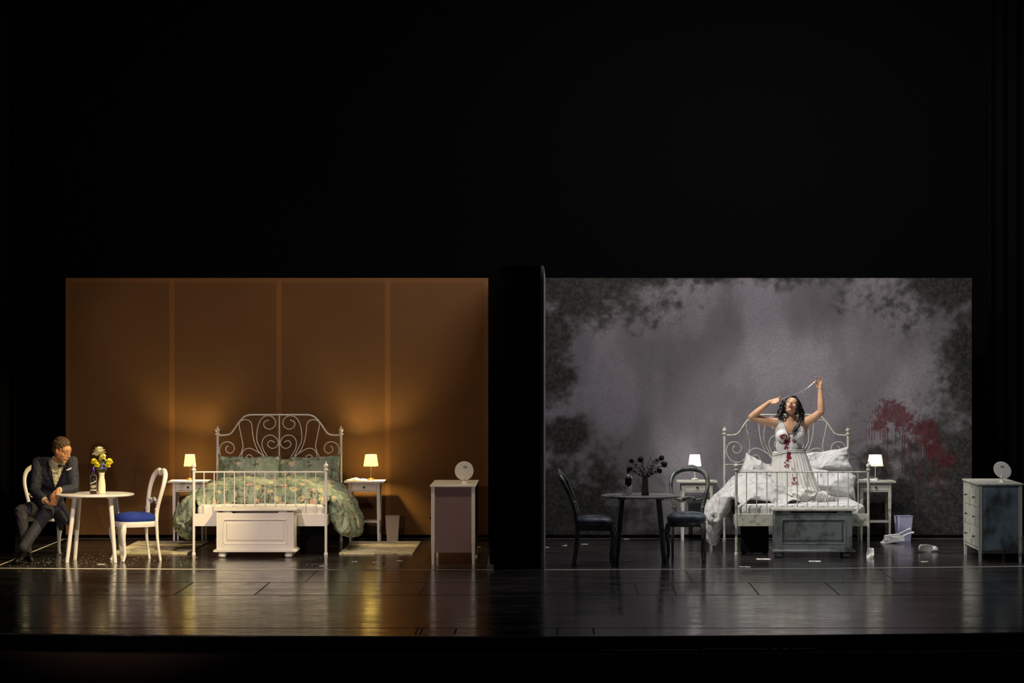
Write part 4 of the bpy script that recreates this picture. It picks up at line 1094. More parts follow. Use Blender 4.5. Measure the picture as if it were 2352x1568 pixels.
# dustpan with brush lying in it
dx, dy = at(2057, 1247)
root = thing('dustpan', 'white dustpan with long handle lying in front of the lilac bin', 'dustpan', (dx, dy, 0), math.radians(8))
mb = MB(); k_ = [(-.16, 0), (-.02, .005), (.09, .05)]
vs = []
for yy in (-.09, .09):
    vs += [(-.165, yy, .003), (.085, yy*.8, .035), (.085, yy*.8, .085), (-.06, yy, .075), (-.165, yy, .006)]
mb.add(vs, [(0, 1, 6, 5), (0, 4, 3, 2, 1), (5, 6, 7, 8, 9), (1, 2, 7, 6), (2, 3, 8, 7)]); p_ = mb.build('pan', PLASTIC, root, smooth=False, fix=False)
s = p_.modifiers.new('t', 'SOLIDIFY'); s.thickness = .005
mb = MB(); mb.tube(smooth_path([(.075, 0, .075), (.12, 0, .095), (.16, 0, .112), (.22, 0, .125)], 5), [.012]*15+[.014], 10, flat=1.5); mb.build('handle', PLASTIC, root)
bx, by = at(2047, 1246)
root = thing('hand_brush', 'off-white hand brush lying on the dustpan', 'brush', (bx-.0, by-.02, .03), math.radians(6))
mb = MB(); mb.box(-.09, .10, -.02, .02, .055, .072, .006); mb.tube(smooth_path([(.09, 0, .065), (.15, 0, .085), (.23, 0, .115)], 5), .010, 10); mb.v = [(a, b_, c+a*.12) for a, b_, c in mb.v]; mb.build('brush_handle', PLASTIC, root)
mb = MB(); rr_ = random.Random(2)
for i in range(24):
    for j in range(4):
        X = -.085+.18*i/23; Y = -.014+.028*j/3; mb.tube([(X, Y, .056+X*.12), (X+rr_.uniform(-.008, .008), Y*1.7, .010+X*.12)], .003, 5)
b_ = mb.build('bristles', PAPER, root); b_['kind'] = 'stuff'
# court shoes
def shoe(label, loc, R, cat='shoe'):
    root = thing('court_shoe', label, cat, loc); NS = 26
    def sec(t):    # t 0 heel .. 1 toe, along +x ; returns half width, sole z, top z
        wd = .027+.014*math.sin(PI*min(1, .15+t*.78))**1.2 if t < .8 else .041*math.sqrt(max(0, 1-((t-.72)/.285)**2))
        so = .045*(1-t/.55)**1.3 if t < .55 else 0
        tp = so+.055-.030*min(1, t/.35) if t < .35 else so+.025+.0*(t-.35)
        if t > .62: tp = so+.025+.018*math.sin(PI*min(1, (t-.62)/.38))*.9
        return wd, so, tp
    mb = MB(); rows = []
    for i in range(NS+1):
        t = i/NS; wd, so, tp = sec(min(t, .999)); x = -.115+.235*t; row = []
        if i == 0: wd *= .45
        for a in range(17):
            an = PI*a/16
            if t < .62:   # open upper: U shape only
                u = -1+2*a/16; y = wd*math.copysign(min(1, abs(u)*1.6)**.6, u); z = so if abs(u) < .62 else so+(tp-so)*(abs(u)-.62)/.38
            else:
                u = -1+2*a/16; k = (t-.62)/.38
                y0 = wd*math.copysign(min(1, abs(u)*1.6)**.6, u); z0 = so if abs(u) < .62 else so+(tp-so)*(abs(u)-.62)/.38
                if abs(u) > .62: y0 = wd*math.copysign(1, u)*(1-(abs(u)-.62)/.38*min(1, k*4))
                y, z = y0, z0
            row.append(R @ Vector((x, y, z)))
        rows.append(row)
    vs = [p for r in rows for p in r]; fs = [(17*i+j, 17*i+j+1, 17*(i+1)+j+1, 17*(i+1)+j) for i in range(NS) for j in range(16)]
    fs.append(tuple(range(17)))
    mb.add(vs, fs); o = mb.build('upper', mat('scuffed_white_leather', (206, 204, 196), .45, grime=(130, 126, 118), glo=.5, ghi=.7, gscale=30), root, fix=False); s = o.modifiers.new('t', 'SOLIDIFY'); s.thickness = .003
    mb = MB(); mb.ring([[R @ Vector((a, b_, z)) for a, b_ in ((-.112+k, -.02*j), (-.078-k, -.02*j), (-.078-k, .02*j), (-.112+k, .02*j))] for z, k, j in ((0, .008, .45), (.02, .006, .5), (.046, 0, .95))]); mb.build('heel', SHEETCOLD, root, smooth=False)
    return root
sx_, sy_ = at(2000, 1281)
shoe('off-white court shoe standing by the right front post of the worn bed', (sx_, sy_+.05, .001), Matrix.Rotation(math.radians(-100), 3, 'Z'))
sx_, sy_ = at(2131, 1267)
shoe('off-white court shoe lying on its side between bin and chest of drawers', (sx_, sy_, .043), Matrix.Rotation(math.radians(4), 3, 'Z') @ Matrix.Rotation(math.radians(8), 3, 'Y') @ Matrix.Rotation(math.radians(96), 3, 'X') @ Matrix.Rotation(0, 3, 'Z'))
# paper scraps
SCR = [(232, 1296, .05, 'torn paper scrap on the floor between the table legs in the amber room'), (918, 1288, .04, 'pale paper scrap on the floor right of the amber room rug'), (862, 1292, .04, 'pale paper scrap on the floor midway between chest and chest of drawers'), (815, 1290, .04, 'small pale scrap on the floor in front of the right rug'),
       (740, 1300, .04, 'pale scrap on the floor just before the right foot post of the amber bed'), (1100, 1256, .03, 'small scrap on the floor behind the amber chest of drawers'),
       (1297, 1253, .035, 'small white scrap on the floor behind the dark side-view chair'), (1343, 1250, .05, 'white scrap on the floor behind the legs of the dark side-view chair'), (1439, 1238, .04, 'thin white scrap by the wall behind the dark table'), (1440, 1289, .05, 'dim white scrap under the dark round table'), (1256, 1257, .03, 'thin scrap at the foot of the grey partition'),
       (1754, 1284, .10, 'white sheet of paper on the floor left of the grimy chest'), (1710, 1302, .08, 'white sheet of paper lying on the floor tape before the worn bed'), (1872, 1289, .08, 'white sheet of paper on the floor in front of the grimy chest'), (2124, 1290, .05, 'white scrap on the floor left of the scuffed chest of drawers')]
for i, (px, py, w_, lb) in enumerate(SCR):
    x, y = at(px, py); rr_ = random.Random(i); mb = MB(); n_ = 7; vs = []
    for j in range(4):
        for k in range(n_+1): vs.append(((-.5+k/n_)*w_*1.6+.1*w_*rr_.uniform(-1, 1), (-.5+j/3)*w_*1.5, .003+.008*max(0, noise.noise(Vector((k*.6, j*.8, i*3))))))
    mb.add(vs, [(j*(n_+1)+k, j*(n_+1)+k+1, (j+1)*(n_+1)+k+1, (j+1)*(n_+1)+k) for j in range(3) for k in range(n_)])
    o = mb.build('paper_scrap', PAPER, fix=False); s = o.modifiers.new('t', 'SOLIDIFY'); s.thickness = .001; o.location = (x, y, 0); o.rotation_euler = (0, 0, rr_.uniform(-.3, .3)); tag(o, lb, 'paper', 'paper scraps on the stage floor')
# glittering crumbs strewn on the floor of the amber room
mb = MB(); rr_ = random.Random(11)
for k in range(1500):
    x = rr_.gauss(-5.0, .45) if k < 1000 else rr_.uniform(-5.9, -2.2); y = rr_.gauss(1.0, .65) if k < 1000 else rr_.gauss(.5, .55)
    if x < -6 or y > 2.9 or (x > -5.05 and y > 1.85) or y < -1.1: continue
    r = rr_.uniform(.0013, .0028) if rr_.random() < .88 else rr_.uniform(.003, .006)
    z = .001; a = rr_.uniform(0, 3); mb.add([(x+r*math.cos(a), y+r*math.sin(a), z), (x+r*math.cos(a+2), y+r*math.sin(a+2), z), (x+r*math.cos(a+4), y+r*math.sin(a+4), z), (x, y, z+r*.5)], [(0, 1, 3), (1, 2, 3), (2, 0, 3), (0, 2, 1)])
tag(mb.build('glitter', mat('pale_crumbs', (240, 232, 200), .4), smooth=False, fix=False), 'pale glittering crumbs scattered over the black floor around the cream table', 'crumbs', kind='stuff')
# crumpled items on the bedside tables
def crumple(name, label, cat, x, y, z, sx, sy, sz, m, seed, peak=0):
    mb = MB(); n_ = 26; vs = []
    for j in range(n_+1):
        for i in range(n_+1):
            u, v = -1+2*i/n_, -1+2*j/n_; p = Vector((u*2+seed, v*2, seed)); r_ = 1+.18*noise.noise(p)
            h = max(0, (1-max(abs(u), abs(v))**2))**.6
            zz = sz*h*(.45+.8*abs(noise.noise(p*1.3+Vector((2, 2, 2)))))+(sz*.5*max(0, 1-abs(u-peak)*2)*h)
            vs.append((u*sx*r_, v*sy*r_, .002+zz))
    n1 = n_+1; mb.add(vs, [(j*n1+i, j*n1+i+1, (j+1)*n1+i+1, (j+1)*n1+i) for j in range(n_) for i in range(n_)])
    o = mb.build(name, m, fix=False, ang=25); s = o.modifiers.new('t', 'SOLIDIFY'); s.thickness = .002; s.offset = 1; o.location = (x, y, z); return tag(o, label, cat)
crumple('folded_cloth', 'crumpled cream cloth on the bedside table beside the lit lamp right of the bed', 'cloth', -2.41, 3.98, .728, .125, .09, .028, PAPER, 3, -.1)
crumple('folded_cloth', 'crumpled white cloth on the stained bedside table beside the pillow', 'cloth', 3.76, 3.98, .728, .12, .09, .022, SHEETCOLD, 5, .2)

# ------------------------------------------------------------------ people
def head_skin(mb, M, fem=False):
    """head facing -Y in its own frame, origin between the ears"""
    def E(c, r, e=None):
        R = M.to_3x3()
        if e is not None: R = R @ Euler(e).to_matrix()
        mb.ell(M @ Vector(c), r, R, n=20, m=14)
    def C(a, b_, r0, r1): mb.cap(M @ Vector(a), M @ Vector(b_), r0, r1)
    E((0, .022, .035), (.074, .092, .084)); E((0, -.03, -.028), (.061 if not fem else .058, .060, .080)); E((0, -.005, -.03), (.064, .066, .068))
    E((0, -.05, .035), (.058, .042, .045))
    E((0, -.072, -.092), (.024 if not fem else .018, .020, .018)); C((-.040, -.010, -.062), (0, -.066, -.094), .022, .019); C((.040, -.010, -.062), (0, -.066, -.094), .022, .019)
    C((0, -.088, .020), (0, -.113, -.020), .0075, .0105); E((-.011, -.100, -.024), (.0075, .009, .007)); E((.011, -.100, -.024), (.0075, .009, .007))
    for s in (-1, 1):
        E((s*.030, -.078, .030), (.020, .012, .008), (0, s*.15, 0)); E((s*.034, -.060, -.020), (.024, .022, .026)); E((s*.030, -.074, .008), (.0135, .012, .0125))
        E((s*.074, .012, -.006), (.008, .018, .030), (0, 0, s*.35))
    E((0, -.092, -.047), (.021, .010, .007)); E((0, -.090, -.062), (.018, .010, .008)); E((0, -.080, -.052), (.03, .016, .022))
def head_features(M, root, fem=False):
    LIPM = LIP if fem else mat('natural_lip', (168, 100, 76), .5)
    R = M.to_3x3()
    def part(name, m, fn): mb = MB(); fn(mb); return mb.build(name, m, root)
    for s in (-1, 1):
        part('eyebrow', DARKLINE, lambda mb: mb.tube([M @ Vector((s*.014, -.0895, .034)), M @ Vector((s*.030, -.088, .041)), M @ Vector((s*.046, -.076, .034))], [.003, .0032, .0018], 8))
        part('eyelid', LID if fem else mat('tan_eyelid', (186, 130, 90), .5), lambda mb: mb.ell(M @ Vector((s*.030, -.0795, .009)), (.0125, .0095, .0085), R, n=14, m=10))
        part('eyelash', DARKLINE, lambda mb: mb.tube([M @ Vector((s*.017, -.0865, .003)), M @ Vector((s*.030, -.0905, -.0005)), M @ Vector((s*.043, -.0815, .004))], .0016, 6))
    def lips(mb):
        for z, k in ((-.0465, 1), (-.063, .9)):
            mb.tube([M @ Vector((-.023*k, -.088, -.054)), M @ Vector((-.010, -.1015, z)), M @ Vector((0, -.103, z-.001)), M @ Vector((.010, -.1015, z)), M @ Vector((.023*k, -.088, -.054))], [r_*(1 if fem else .62) for r_ in (.0025, .0045, .0048, .0045, .0025)], 8)
    part('lips', LIPM, lips)
    if fem:
        part('open_mouth', DARKLINE, lambda mb: mb.ell(M @ Vector((0, -.0985, -.055)), (.014, .004, .0065), R, n=12, m=8))
        part('teeth', PEARL, lambda mb: mb.ell(M @ Vector((0, -.1005, -.0515)), (.010, .0035, .0024), R, n=12, m=8))

def hand_skin(mb, wrist, d, n, side, size=1.0, curls=((20, 30, 20),)*4, thumb=(35, 20, 15, .6), spread=.10):
    """five fingers; d along the hand, n out of the palm, side = +-1 where the thumb is along d x n"""
    d = Vector(d).normalized(); n = Vector(n); n = (n-d*n.dot(d)).normalized(); s = d.cross(n).normalized()*side
    w = Vector(wrist); k = size
    offs = (.028, .0095, -.009, -.026); lens = (.90, 1.0, .93, .74); pal = (.086, .088, .083, .076)
    mb.cap(w-d*.01*k, w+d*.025*k, .022*k, .024*k)
    for i in range(4):
        kn = w+(d*pal[i]+s*offs[i])*k
        mb.cap(w+(d*.012+s*offs[i]*.6)*k, kn, .0150*k, .0115*k)
        dirv = (d+s*spread*(1.2-i*.8)).normalized(); nn = n.copy(); p = kn; L = (.044, .027, .021); rr = (.0100, .0088, .0078, .0066)
        for j in range(3):
            a = math.radians(curls[i % len(curls)][j]); dn = (dirv*math.cos(a)+nn*math.sin(a)).normalized(); nn = (nn*math.cos(a)-dirv*math.sin(a)).normalized(); dirv = dn
            q = p+dirv*L[j]*lens[i]*k; mb.cap(p, q, rr[j]*k, rr[j+1]*k, n=10); p = q
    p = w+(d*.022+s*.022)*k; dirv = (d*thumb[3]+s*.9+n*.25).normalized(); nn = (n-dirv*n.dot(dirv)).normalized(); L = (.042, .032, .026); rr = (.0165, .0115, .0098, .0080)
    tow = (-s+n*.5)
    for j in range(3):
        a = math.radians(thumb[j]); t_ = (tow-dirv*tow.dot(dirv)).normalized(); 
        if j > 0: dirv = (dirv*math.cos(a)+t_*math.sin(a)).normalized()
        q = p+dirv*L[j]*k; mb.cap(p, q, rr[j]*k, rr[j+1]*k, n=10); p = q
    return p

def split(o, fn, specs, parent):
    """cut a fused shell into named parts: fn(centre, normal) -> index into specs or None to drop"""
    import bmesh
    me = o.data; cls = []
    for p in me.polygons: cls.append(fn(p.center, p.normal))
    out = []
    for i, (name, m, th, off) in enumerate(specs):
        bm = bmesh.new(); bm.from_mesh(me); bm.faces.ensure_lookup_table()
        bmesh.ops.delete(bm, geom=[f for f in bm.faces if cls[f.index] != i], context='FACES')
        for _ in range(5):      # even out the cut edge
            mv = {}
            for v in bm.verts:
                nb = [e.other_vert(v) for e in v.link_edges if e.is_boundary]
                if len(nb) == 2: mv[v] = v.co*.4+(nb[0].co+nb[1].co)*.3
            for v, c_ in mv.items(): v.co = c_
        nm = bpy.data.meshes.new(name); bm.to_mesh(nm); bm.free()
        if off:
            for v in nm.vertices: v.co += v.normal*off
        nm.materials.clear(); nm.materials.append(m); nm.polygons.foreach_set('use_smooth', [True]*len(nm.polygons))
        q = bpy.data.objects.new(name, nm); COL.objects.link(q); q.parent = parent
        if th: s = q.modifiers.new('t', 'SOLIDIFY'); s.thickness = th; s.offset = 0
        out.append(q)
    bpy.data.objects.remove(o); return out

# ---- the woman kneeling on the bed
YWM = 2.55
def W(px, py, dy=0): return pt(px, py, YWM+dy)
woman = thing('person', 'person with long black hair in a blood-stained white dress, kneeling with both arms raised', 'person', (0, 0, 0))
mb = MB()
MH = Matrix.Translation(W(1818, 932.5, -.04)) @ Euler((math.radians(-30), math.radians(9), math.radians(-12)), 'XYZ').to_matrix().to_4x4()
head_skin(mb, MH, True)
mb.cap(W(1817, 968, .02), W(1818, 940, .01), .056, .050)
mb.cap(W(1789, 968, .03), W(1845, 966, .03), .050, .052)          # shoulder girdle
mb.ell(W(1813, 985, .02), (.145, .085, .12)); mb.ell(W(1797, 1000, -.055), (.062, .055, .062)); mb.ell(W(1830, 999, -.055), (.066, .058, .064))
mb.ell(W(1811, 1025, .02), (.135, .085, .13)); mb.ell(W(1815, 1075, .03), (.165, .115, .15)); mb.ell(W(1819, 1100, .03), (.17, .12, .12))
TH = []
for a, b_ in ((1802, 1800), (1836, 1848)):
    mb.cap(W(a, 1100, .03), W(b_, 1142, -.03), .095, .065); mb.cap(W(b_, 1142, -.02), W(b_-2, 1136, .42), .060, .045); mb.cap(W(b_-2, 1136, .42), W(b_-2, 1138, .62), .036, .03)
EL = W(1726, 957, -.02); WL = W(1768, 923, -.10)
mb.cap(W(1786, 970, .03), W(1752, 966, .0), .055, .050); mb.cap(W(1752, 966, .0), EL, .050, .038); mb.cap(EL, EL.lerp(WL, .35), .038, .041); mb.cap(EL.lerp(WL, .35), WL, .041, .025)
ER = W(1886, 945, -.13); WR = W(1884, 895, -.12)
mb.cap(W(1848, 970, .02), W(1866, 962, -.06), .057, .052); mb.cap(W(1866, 962, -.06), ER, .052, .040); mb.cap(ER, ER.lerp(WR, .35), .041, .041); mb.cap(ER.lerp(WR, .35), WR, .041, .026)
mb.cap(W(1847, 975, .02), W(1838, 1005, .03), .055, .06); mb.cap(W(1789, 978, .03), W(1793, 1005, .03), .05, .06)
hand_skin(mb, W(1768, 923, -.10), (1, -.15, .22), (0, -.80, .60), 1, .92, ((28, 40, 20), (30, 45, 30), (16, 30, 25), (-4, 22, 16)), (10, 22, 18, 1.9), .16)
hand_skin(mb, W(1884, 895, -.12), (-.08, -.10, 1), (-.72, -.70, .0), -1, .95, ((48, 66, 30), (24, 14, 8), (4, 10, 8), (-16, 12, 8)), (10, 26, 30, 1.0), .22)
fuse(mb, .0042, 'body', SKINF, woman, 3, .5)
head_features(MH, woman, True)
for s in (-1, 1):
    mb2 = MB(); mb2.ell(MH @ Vector((s*.078, .004, -.042)), .0065, n=10, m=8); mb2.build('pearl_earring', PEARL, woman)
# fitted bodice cut from a shell
def bloodmat(name, rgb, bumps, bsc, wave=False):
    m, nt, b = nodes(name); b.inputs['Roughness'].default_value = .8
    tc = N(nt, 'ShaderNodeTexCoord'); sx = N(nt, 'ShaderNodeSeparateXYZ'); nt.links.new(tc.outputs['Object'], sx.inputs[0])
    t = tex(nt, scale=38, detail=4, rough=.6); k = None
    for (px, py, rx, rz, g) in ((1800, 1002, 13, 9, 1.), (1808, 1014, 13, 16, 1.1), (1806, 1028, 12, 9, .9), (1812, 1050, 9, 18, 1.15), (1808, 1068, 10, 12, .9), (1825, 1012, 12, 7, .75), (1825, 1104, 13, 22, .62), (1822, 1078, 5, 5, .8), (1812, 990, 8, 9, .8)):
        p = W(px, py, -.1)
        dx_ = math_(nt, 'DIVIDE', math_(nt, 'SUBTRACT', sx.outputs[0], p.x), rx/199); dz_ = math_(nt, 'DIVIDE', math_(nt, 'SUBTRACT', sx.outputs[2], p.z), rz/199)
        d = math_(nt, 'ADD', math_(nt, 'MULTIPLY', dx_, dx_), math_(nt, 'MULTIPLY', dz_, dz_)); q = math_(nt, 'MULTIPLY', math_(nt, 'SUBTRACT', 1, d), .5*g); q = math_(nt, 'MAXIMUM', q, 0)
        k = q if k is None else math_(nt, 'MAXIMUM', k, q)
    kk = math_(nt, 'ADD', k, math_(nt, 'MULTIPLY', math_(nt, 'SUBTRACT', t.outputs['Fac'], .5), 1.5))
    f = math_(nt, 'MULTIPLY', ramp(nt, kk, .20, .42), ramp(nt, k, .0, .05))
    front = ramp(nt, sx.outputs[1], YWM+.0, YWM+.05, 1, 0); f = math_(nt, 'MULTIPLY', f, front)
    n2 = tex(nt, scale=5, detail=4)
    base = mixc(nt, ramp(nt, n2.outputs['Fac'], .5, .75, 0, .5), lin(rgb), lin((176, 168, 152)))
    nt.links.new(mixc(nt, f, base, lin((112, 18, 38))), b.inputs['Base Color'])
    t3 = tex(nt, scale=bsc, detail=2); bn = N(nt, 'ShaderNodeBump'); bn.inputs['Strength'].default_value = bumps; bn.inputs['Distance'].default_value = .006
    nt.links.new(t3.outputs['Fac'], bn.inputs['Height']); nt.links.new(bn.outputs[0], b.inputs['Normal']); return m
LACE = bloodmat('beaded_white_lace', (226, 224, 222), 1.0, 170); SATIN = bloodmat('pleated_cream_chiffon', (218, 215, 208), .25, 30)
mb = MB()
mb.cap(W(1789, 968, .03), W(1845, 966, .03), .058, .060); mb.ell(W(1813, 985, .02), (.155, .096, .13)); mb.ell(W(1796, 1001, -.058), (.073, .063, .073)); mb.ell(W(1831, 1000, -.058), (.078, .066, .075))
mb.ell(W(1811, 1025, .02), (.147, .098, .14)); mb.ell(W(1813, 1050, .02), (.155, .10, .10)); mb.cap(W(1844, 985, .02), W(1836, 1010, .03), .058, .066); mb.cap(W(1791, 985, .03), W(1795, 1010, .03), .056, .066)
o = fuse(mb, .0042, 'bodice', LACE, None, 8, .5)
def P2(c):     # back to the front view of the garment in px
    D = c.y-CY; return 1277+c.x*F/D, 795+(CH-c.z)*F/D
def bod(c, n_):
    px, py = P2(c)
    if py > 1040: return None
    if py < 972 and not (1786 < px < 1799 or 1835 < px < 1848): return None
    if py < 960: return None
    if c.y < YWM+.03:      # front: V neckline
        if py < 1003:
            t = (1003-py)/42.; 
            if 1812-15*t**.9 < px < 1812+26*t**.9: return None
        if px < 1789-0*(1) and py < 992 and px < 1789-(992-py)*-.12-(0): 
            if px < 1781+(992-py)*.30: return None
        if px > 1842 and py < 1000 and px > 1851-(1000-py)*.24: return None
    else:
        if py < 990: return None
    return 0
split(o, bod, [('bodice', LACE, .003, .001)], woman)
# pleated skirt
rows = []; NP = 300
for j in range(61):
    t = j/60; py = 1036+122*t
    Lx = np.interp(py, [1036, 1050, 1080, 1120, 1145, 1158], [1778, 1775, 1773.5, 1777, 1781, 1783]); Rx_ = np.interp(py, [1036, 1050, 1080, 1120, 1145, 1158], [1848, 1854, 1863, 1878, 1888, 1893])
    c = W((Lx+Rx_)/2, py, .03); rx = (Rx_-Lx)/2/199; ry = .105+.06*t
    amp = .003+.011*min(1, t*1.6); ring = []
    for k in range(NP):
        a = 2*PI*k/NP
        ph = 38*a+1.5*math.sin(3*a)+1.4*math.sin(2.2*t*3+a*2)*t
        r = 1+amp/rx*(math.sin(ph)+.45*math.sin(ph*.37+2+4*t))
        x = rx*r*math.cos(a); y = ry*r*math.sin(a)
        if t > .6 and math.sin(a) < 0: y += .05*(t-.6)/.4*math.exp(-((x-.03)/.03)**2)
        ring.append(Vector((c.x+x, c.y+y, c.z)))
    rows.append(ring)
mb = MB(); mb.ring(rows, caps=False); sk = mb.build('skirt', SATIN, woman, fix=False, ang=180); s = sk.modifiers.new('t', 'SOLIDIFY'); s.thickness = .002
mb = MB()
for q, dz in ((0, 0), (1, .018)):
    P = []
    for k in range(48):
        a = 2*PI*k/48; c = W(1811.5, 1037-dz*199, .03); fr_ = .5-.5*math.sin(a)
        P.append(Vector((c.x+.186*math.cos(a), c.y+.112*math.sin(a), c.z+.028*(math.cos(a)*.35)-.03*max(0, -math.cos(a))**2+.004*math.sin(a*3))))
    mb.tube(P, .0075 if q == 0 else .006, 8, closed=True)
mb.build('waist_band', SATIN, woman)
# hem of the skirt heaped round the knees
mb = MB()
for px, py, dy, r in ((1802, 1144, -.15, (.14, .10, .085)), (1838, 1138, -.17, (.18, .10, .10)), (1872, 1144, -.10, (.15, .11, .08)), (1898, 1147, -.03, (.10, .10, .065)), (1782, 1152, -.12, (.09, .10, .06)), (1838, 1156, -.12, (.27, .14, .06)), (1893, 1138, .0, (.08, .07, .06))):
    mb.ell(W(px, py, dy), r, n=20, m=14)
def heap(p, n_):
    q = Vector((p.x*1.0, p.y, p.z)); wv = Vector((noise.noise(q*4), noise.noise(q*4+Vector((5, 5, 5))), noise.noise(q*4+Vector((9, 1, 3)))))*.12
    r1 = 1-abs(noise.noise((q+wv)*Vector((7, 7, 12)) if False else Vector(((q.x+wv.x)*7, (q.y+wv.y)*7, (q.z+wv.z)*15))))*3.2
    r2 = 1-abs(noise.noise(Vector(((q.x+wv.x)*16, (q.y+wv.y)*14, (q.z+wv.z)*26+4))))*3
    return p+n_*(.032*max(0, r1)**1.5+.014*max(0, r2)**1.5-.012)
fuse(mb, .007, 'skirt_hem', mat('greyed_chiffon_hem', (196, 193, 184), .8), woman, 3, .5, heap)
# long wavy hair
mb = MB(); R3 = MH.to_3x3()
mb.ell(MH @ Vector((0, .035, .045)), (.088, .092, .090), R3); mb.ell(MH @ Vector((-.066, .03, -.01)), (.026, .06, .07), R3); mb.ell(MH @ Vector((.066, .03, -.01)), (.028, .06, .07), R3)
mb.ell(MH @ Vector((0, .105, .01)), (.08, .045, .085), R3)
for s in (-1, 1): mb.cap(MH @ Vector((s*.012, -.045, .112)), MH @ Vector((s*.070, -.012, .045)), .016, .020); mb.cap(MH @ Vector((s*.070, -.012, .045)), MH @ Vector((s*.076, .0, -.05)), .018, .022)
def hairdisp(p, n_): return p+n_*(.006*math.sin((p.x+p.y)*260+6*noise.noise(p*14))+.006*noise.noise(p*30))
fuse(mb, .007, 'hair', HAIRF, woman, 3, .5, hairdisp)
mb = MB(); rr_ = random.Random(9)
def lock(path, n_, sp, r0):
    for k in range(n_):
        off = Vector((rr_.gauss(0, sp), rr_.gauss(0, sp*.8), 0)); ph = rr_.uniform(0, 6); fr_ = rr_.uniform(30, 60); am = rr_.uniform(.005, .013); P = smooth_path(path, 7); L = len(P); Q = []
        cut = rr_.uniform(.75, 1.0)
        for i, p in enumerate(P[:int(L*cut)]):
            t = i/L; g = off*(.55+.9*t); Q.append(p+g+Vector((am*math.sin(p.z*fr_*1.7+ph)*min(1, t*3), am*math.cos(p.z*fr_*1.4+ph)*.6, 0)))
        mb.tube(Q, [r0*(1-.6*(i/len(Q))**2) for i in range(len(Q))], 6)
lock([W(1803, 918, .02), W(1797, 935, .03), W(1792, 955, .02), W(1788, 972, .0)], 34, .016, .006)
lock([W(1798, 935, .0), W(1793, 952, -.03), W(1795, 966, -.05)], 16, .012, .006)
lock([W(1833, 920, .03), W(1839, 938, .03), W(1842, 955, .0), W(1838, 968, -.05)], 34, .015, .006)
lock([W(1840, 950, .02), W(1846, 962, .0), W(1848, 968, -.01)], 14, .013, .005)
lock([W(1840, 950, .0), W(1836, 968, -.09), W(1827, 984, -.125), W(1817, 1000, -.135)], 34, .011, .005)
mb.build('hair_locks', HAIRF, woman)
# the glittering necklace held between the hands
mb = MB(); A_ = W(1791.5, 917.5, -.16); B_ = W(1870, 877, -.19); rr_ = random.Random(4); n_ = 70
for i in range(n_+1):
    t = i/n_; p = A_.lerp(B_, t)+Vector((0, 0, -.030*math.sin(PI*t)+.01*math.sin(PI*2*t))); mb.ell(p, .0022, n=6, m=4)
    if .22 < t < .82:
        for k in range(5): mb.ell(p+Vector((rr_.gauss(0, .005), rr_.gauss(0, .003), rr_.gauss(-.003, .006)-(.018*rr_.random() if .5 < t < .66 else 0))), rr_.uniform(.002, .0035), n=6, m=4)
mb.tube([A_.lerp(B_, i/20)+Vector((0, 0, -.030*math.sin(PI*i/20)+.01*math.sin(PI*i/10))) for i in range(21)], .0014, 6)
nk = mb.build('necklace', mat('silver_beads', (214, 214, 220), .2, metal=.85)); tag(nk, 'glittering silver necklace stretched between the kneeling woman\'s raised hands', 'necklace')

# ---- the man at the table
U = pt
man = thing('person', 'person in dark suit and bow tie sitting at the cream table with hands folded', 'person', (0, 0, 0))
MM = Matrix.Translation(U(143, 1034, 1.12)) @ Matrix.Rotation(math.radians(58), 4, 'Z') @ Matrix.Rotation(math.radians(24), 4, 'X') @ Matrix.Rotation(math.radians(-4), 4, 'Y') @ Matrix.Scale(1.07, 4)
mb = MB(); head_skin(mb, MM)
mb.cap(U(128, 1066, 1.27), U(139, 1042, 1.17), .064, .058)
mb.ell(U(125, 1090, 1.35), (.15, .09, .16)); mb.ell(U(112, 1140, 1.5), (.13, .09, .18))
SL, EL_, WL_ = U(88, 1064, 1.32), U(80, 1128, 1.22), U(104, 1150, 1.02)
SR, ER_, WR_ = U(164, 1060, 1.24), U(170, 1121, 1.02), U(135, 1126, .90)
for a, b_, c in ((SL, EL_, WL_), (SR, ER_, WR_)): mb.cap(U(125, 1075, 1.32), a, .06, .045); mb.cap(a, b_, .042, .034); mb.cap(b_, c, .034, .026)
mb.cap(U(100, 1160, 1.62), U(120, 1100, 1.42), .09, .09)
hand_skin(mb, U(133, 1126, .89), (-.36, -.05, -1), (.1, .9, -.1), -1, 1.06, ((12, 22, 16), (16, 26, 18), (20, 30, 20), (26, 30, 20)), (10, 15, 15, 1.5), .06)
hand_skin(mb, U(105, 1150, .98), (.55, -.35, -.35), (.1, .2, 1), -1, 1.04, ((35, 50, 30), (35, 50, 30), (30, 50, 30), (30, 45, 30)), (10, 25, 20, 1.2), .03)
fuse(mb, .0045, 'body', SKIN, man, 3, .5)
head_features(MM, man)
# curly hair
mb = MB(); R3 = MM.to_3x3(); rr_ = random.Random(21)
mb.ell(MM @ Vector((0, .030, .048)), (.080, .092, .082), R3); mb.ell(MM @ Vector((0, .075, -.005)), (.066, .040, .07), R3)
for k in range(420):
    u = rr_.uniform(-1, 1); a = rr_.uniform(0, 2*PI); r = math.sqrt(1-u*u); d = Vector((r*math.cos(a), r*math.sin(a), u))
    p = Vector((0, .030, .048))+Vector((d.x*.079, d.y*.092, d.z*.081))
    if p.y < -.045 and p.z < .075: continue
    if p.y < .01 and p.z < .03: continue
    if p.z < -.045: continue
    if abs(p.x) > .052 and p.z < .032 and p.y < .050: continue
    mb.ell(MM @ p, rr_.uniform(.006, .011), n=8, m=6)
fuse(mb, .0045, 'hair', HAIRM, man, 2, .45, lambda p, n_: p+n_*.0035*math.sin(p.x*420+9*noise.noise(p*60))*math.cos(p.z*430))
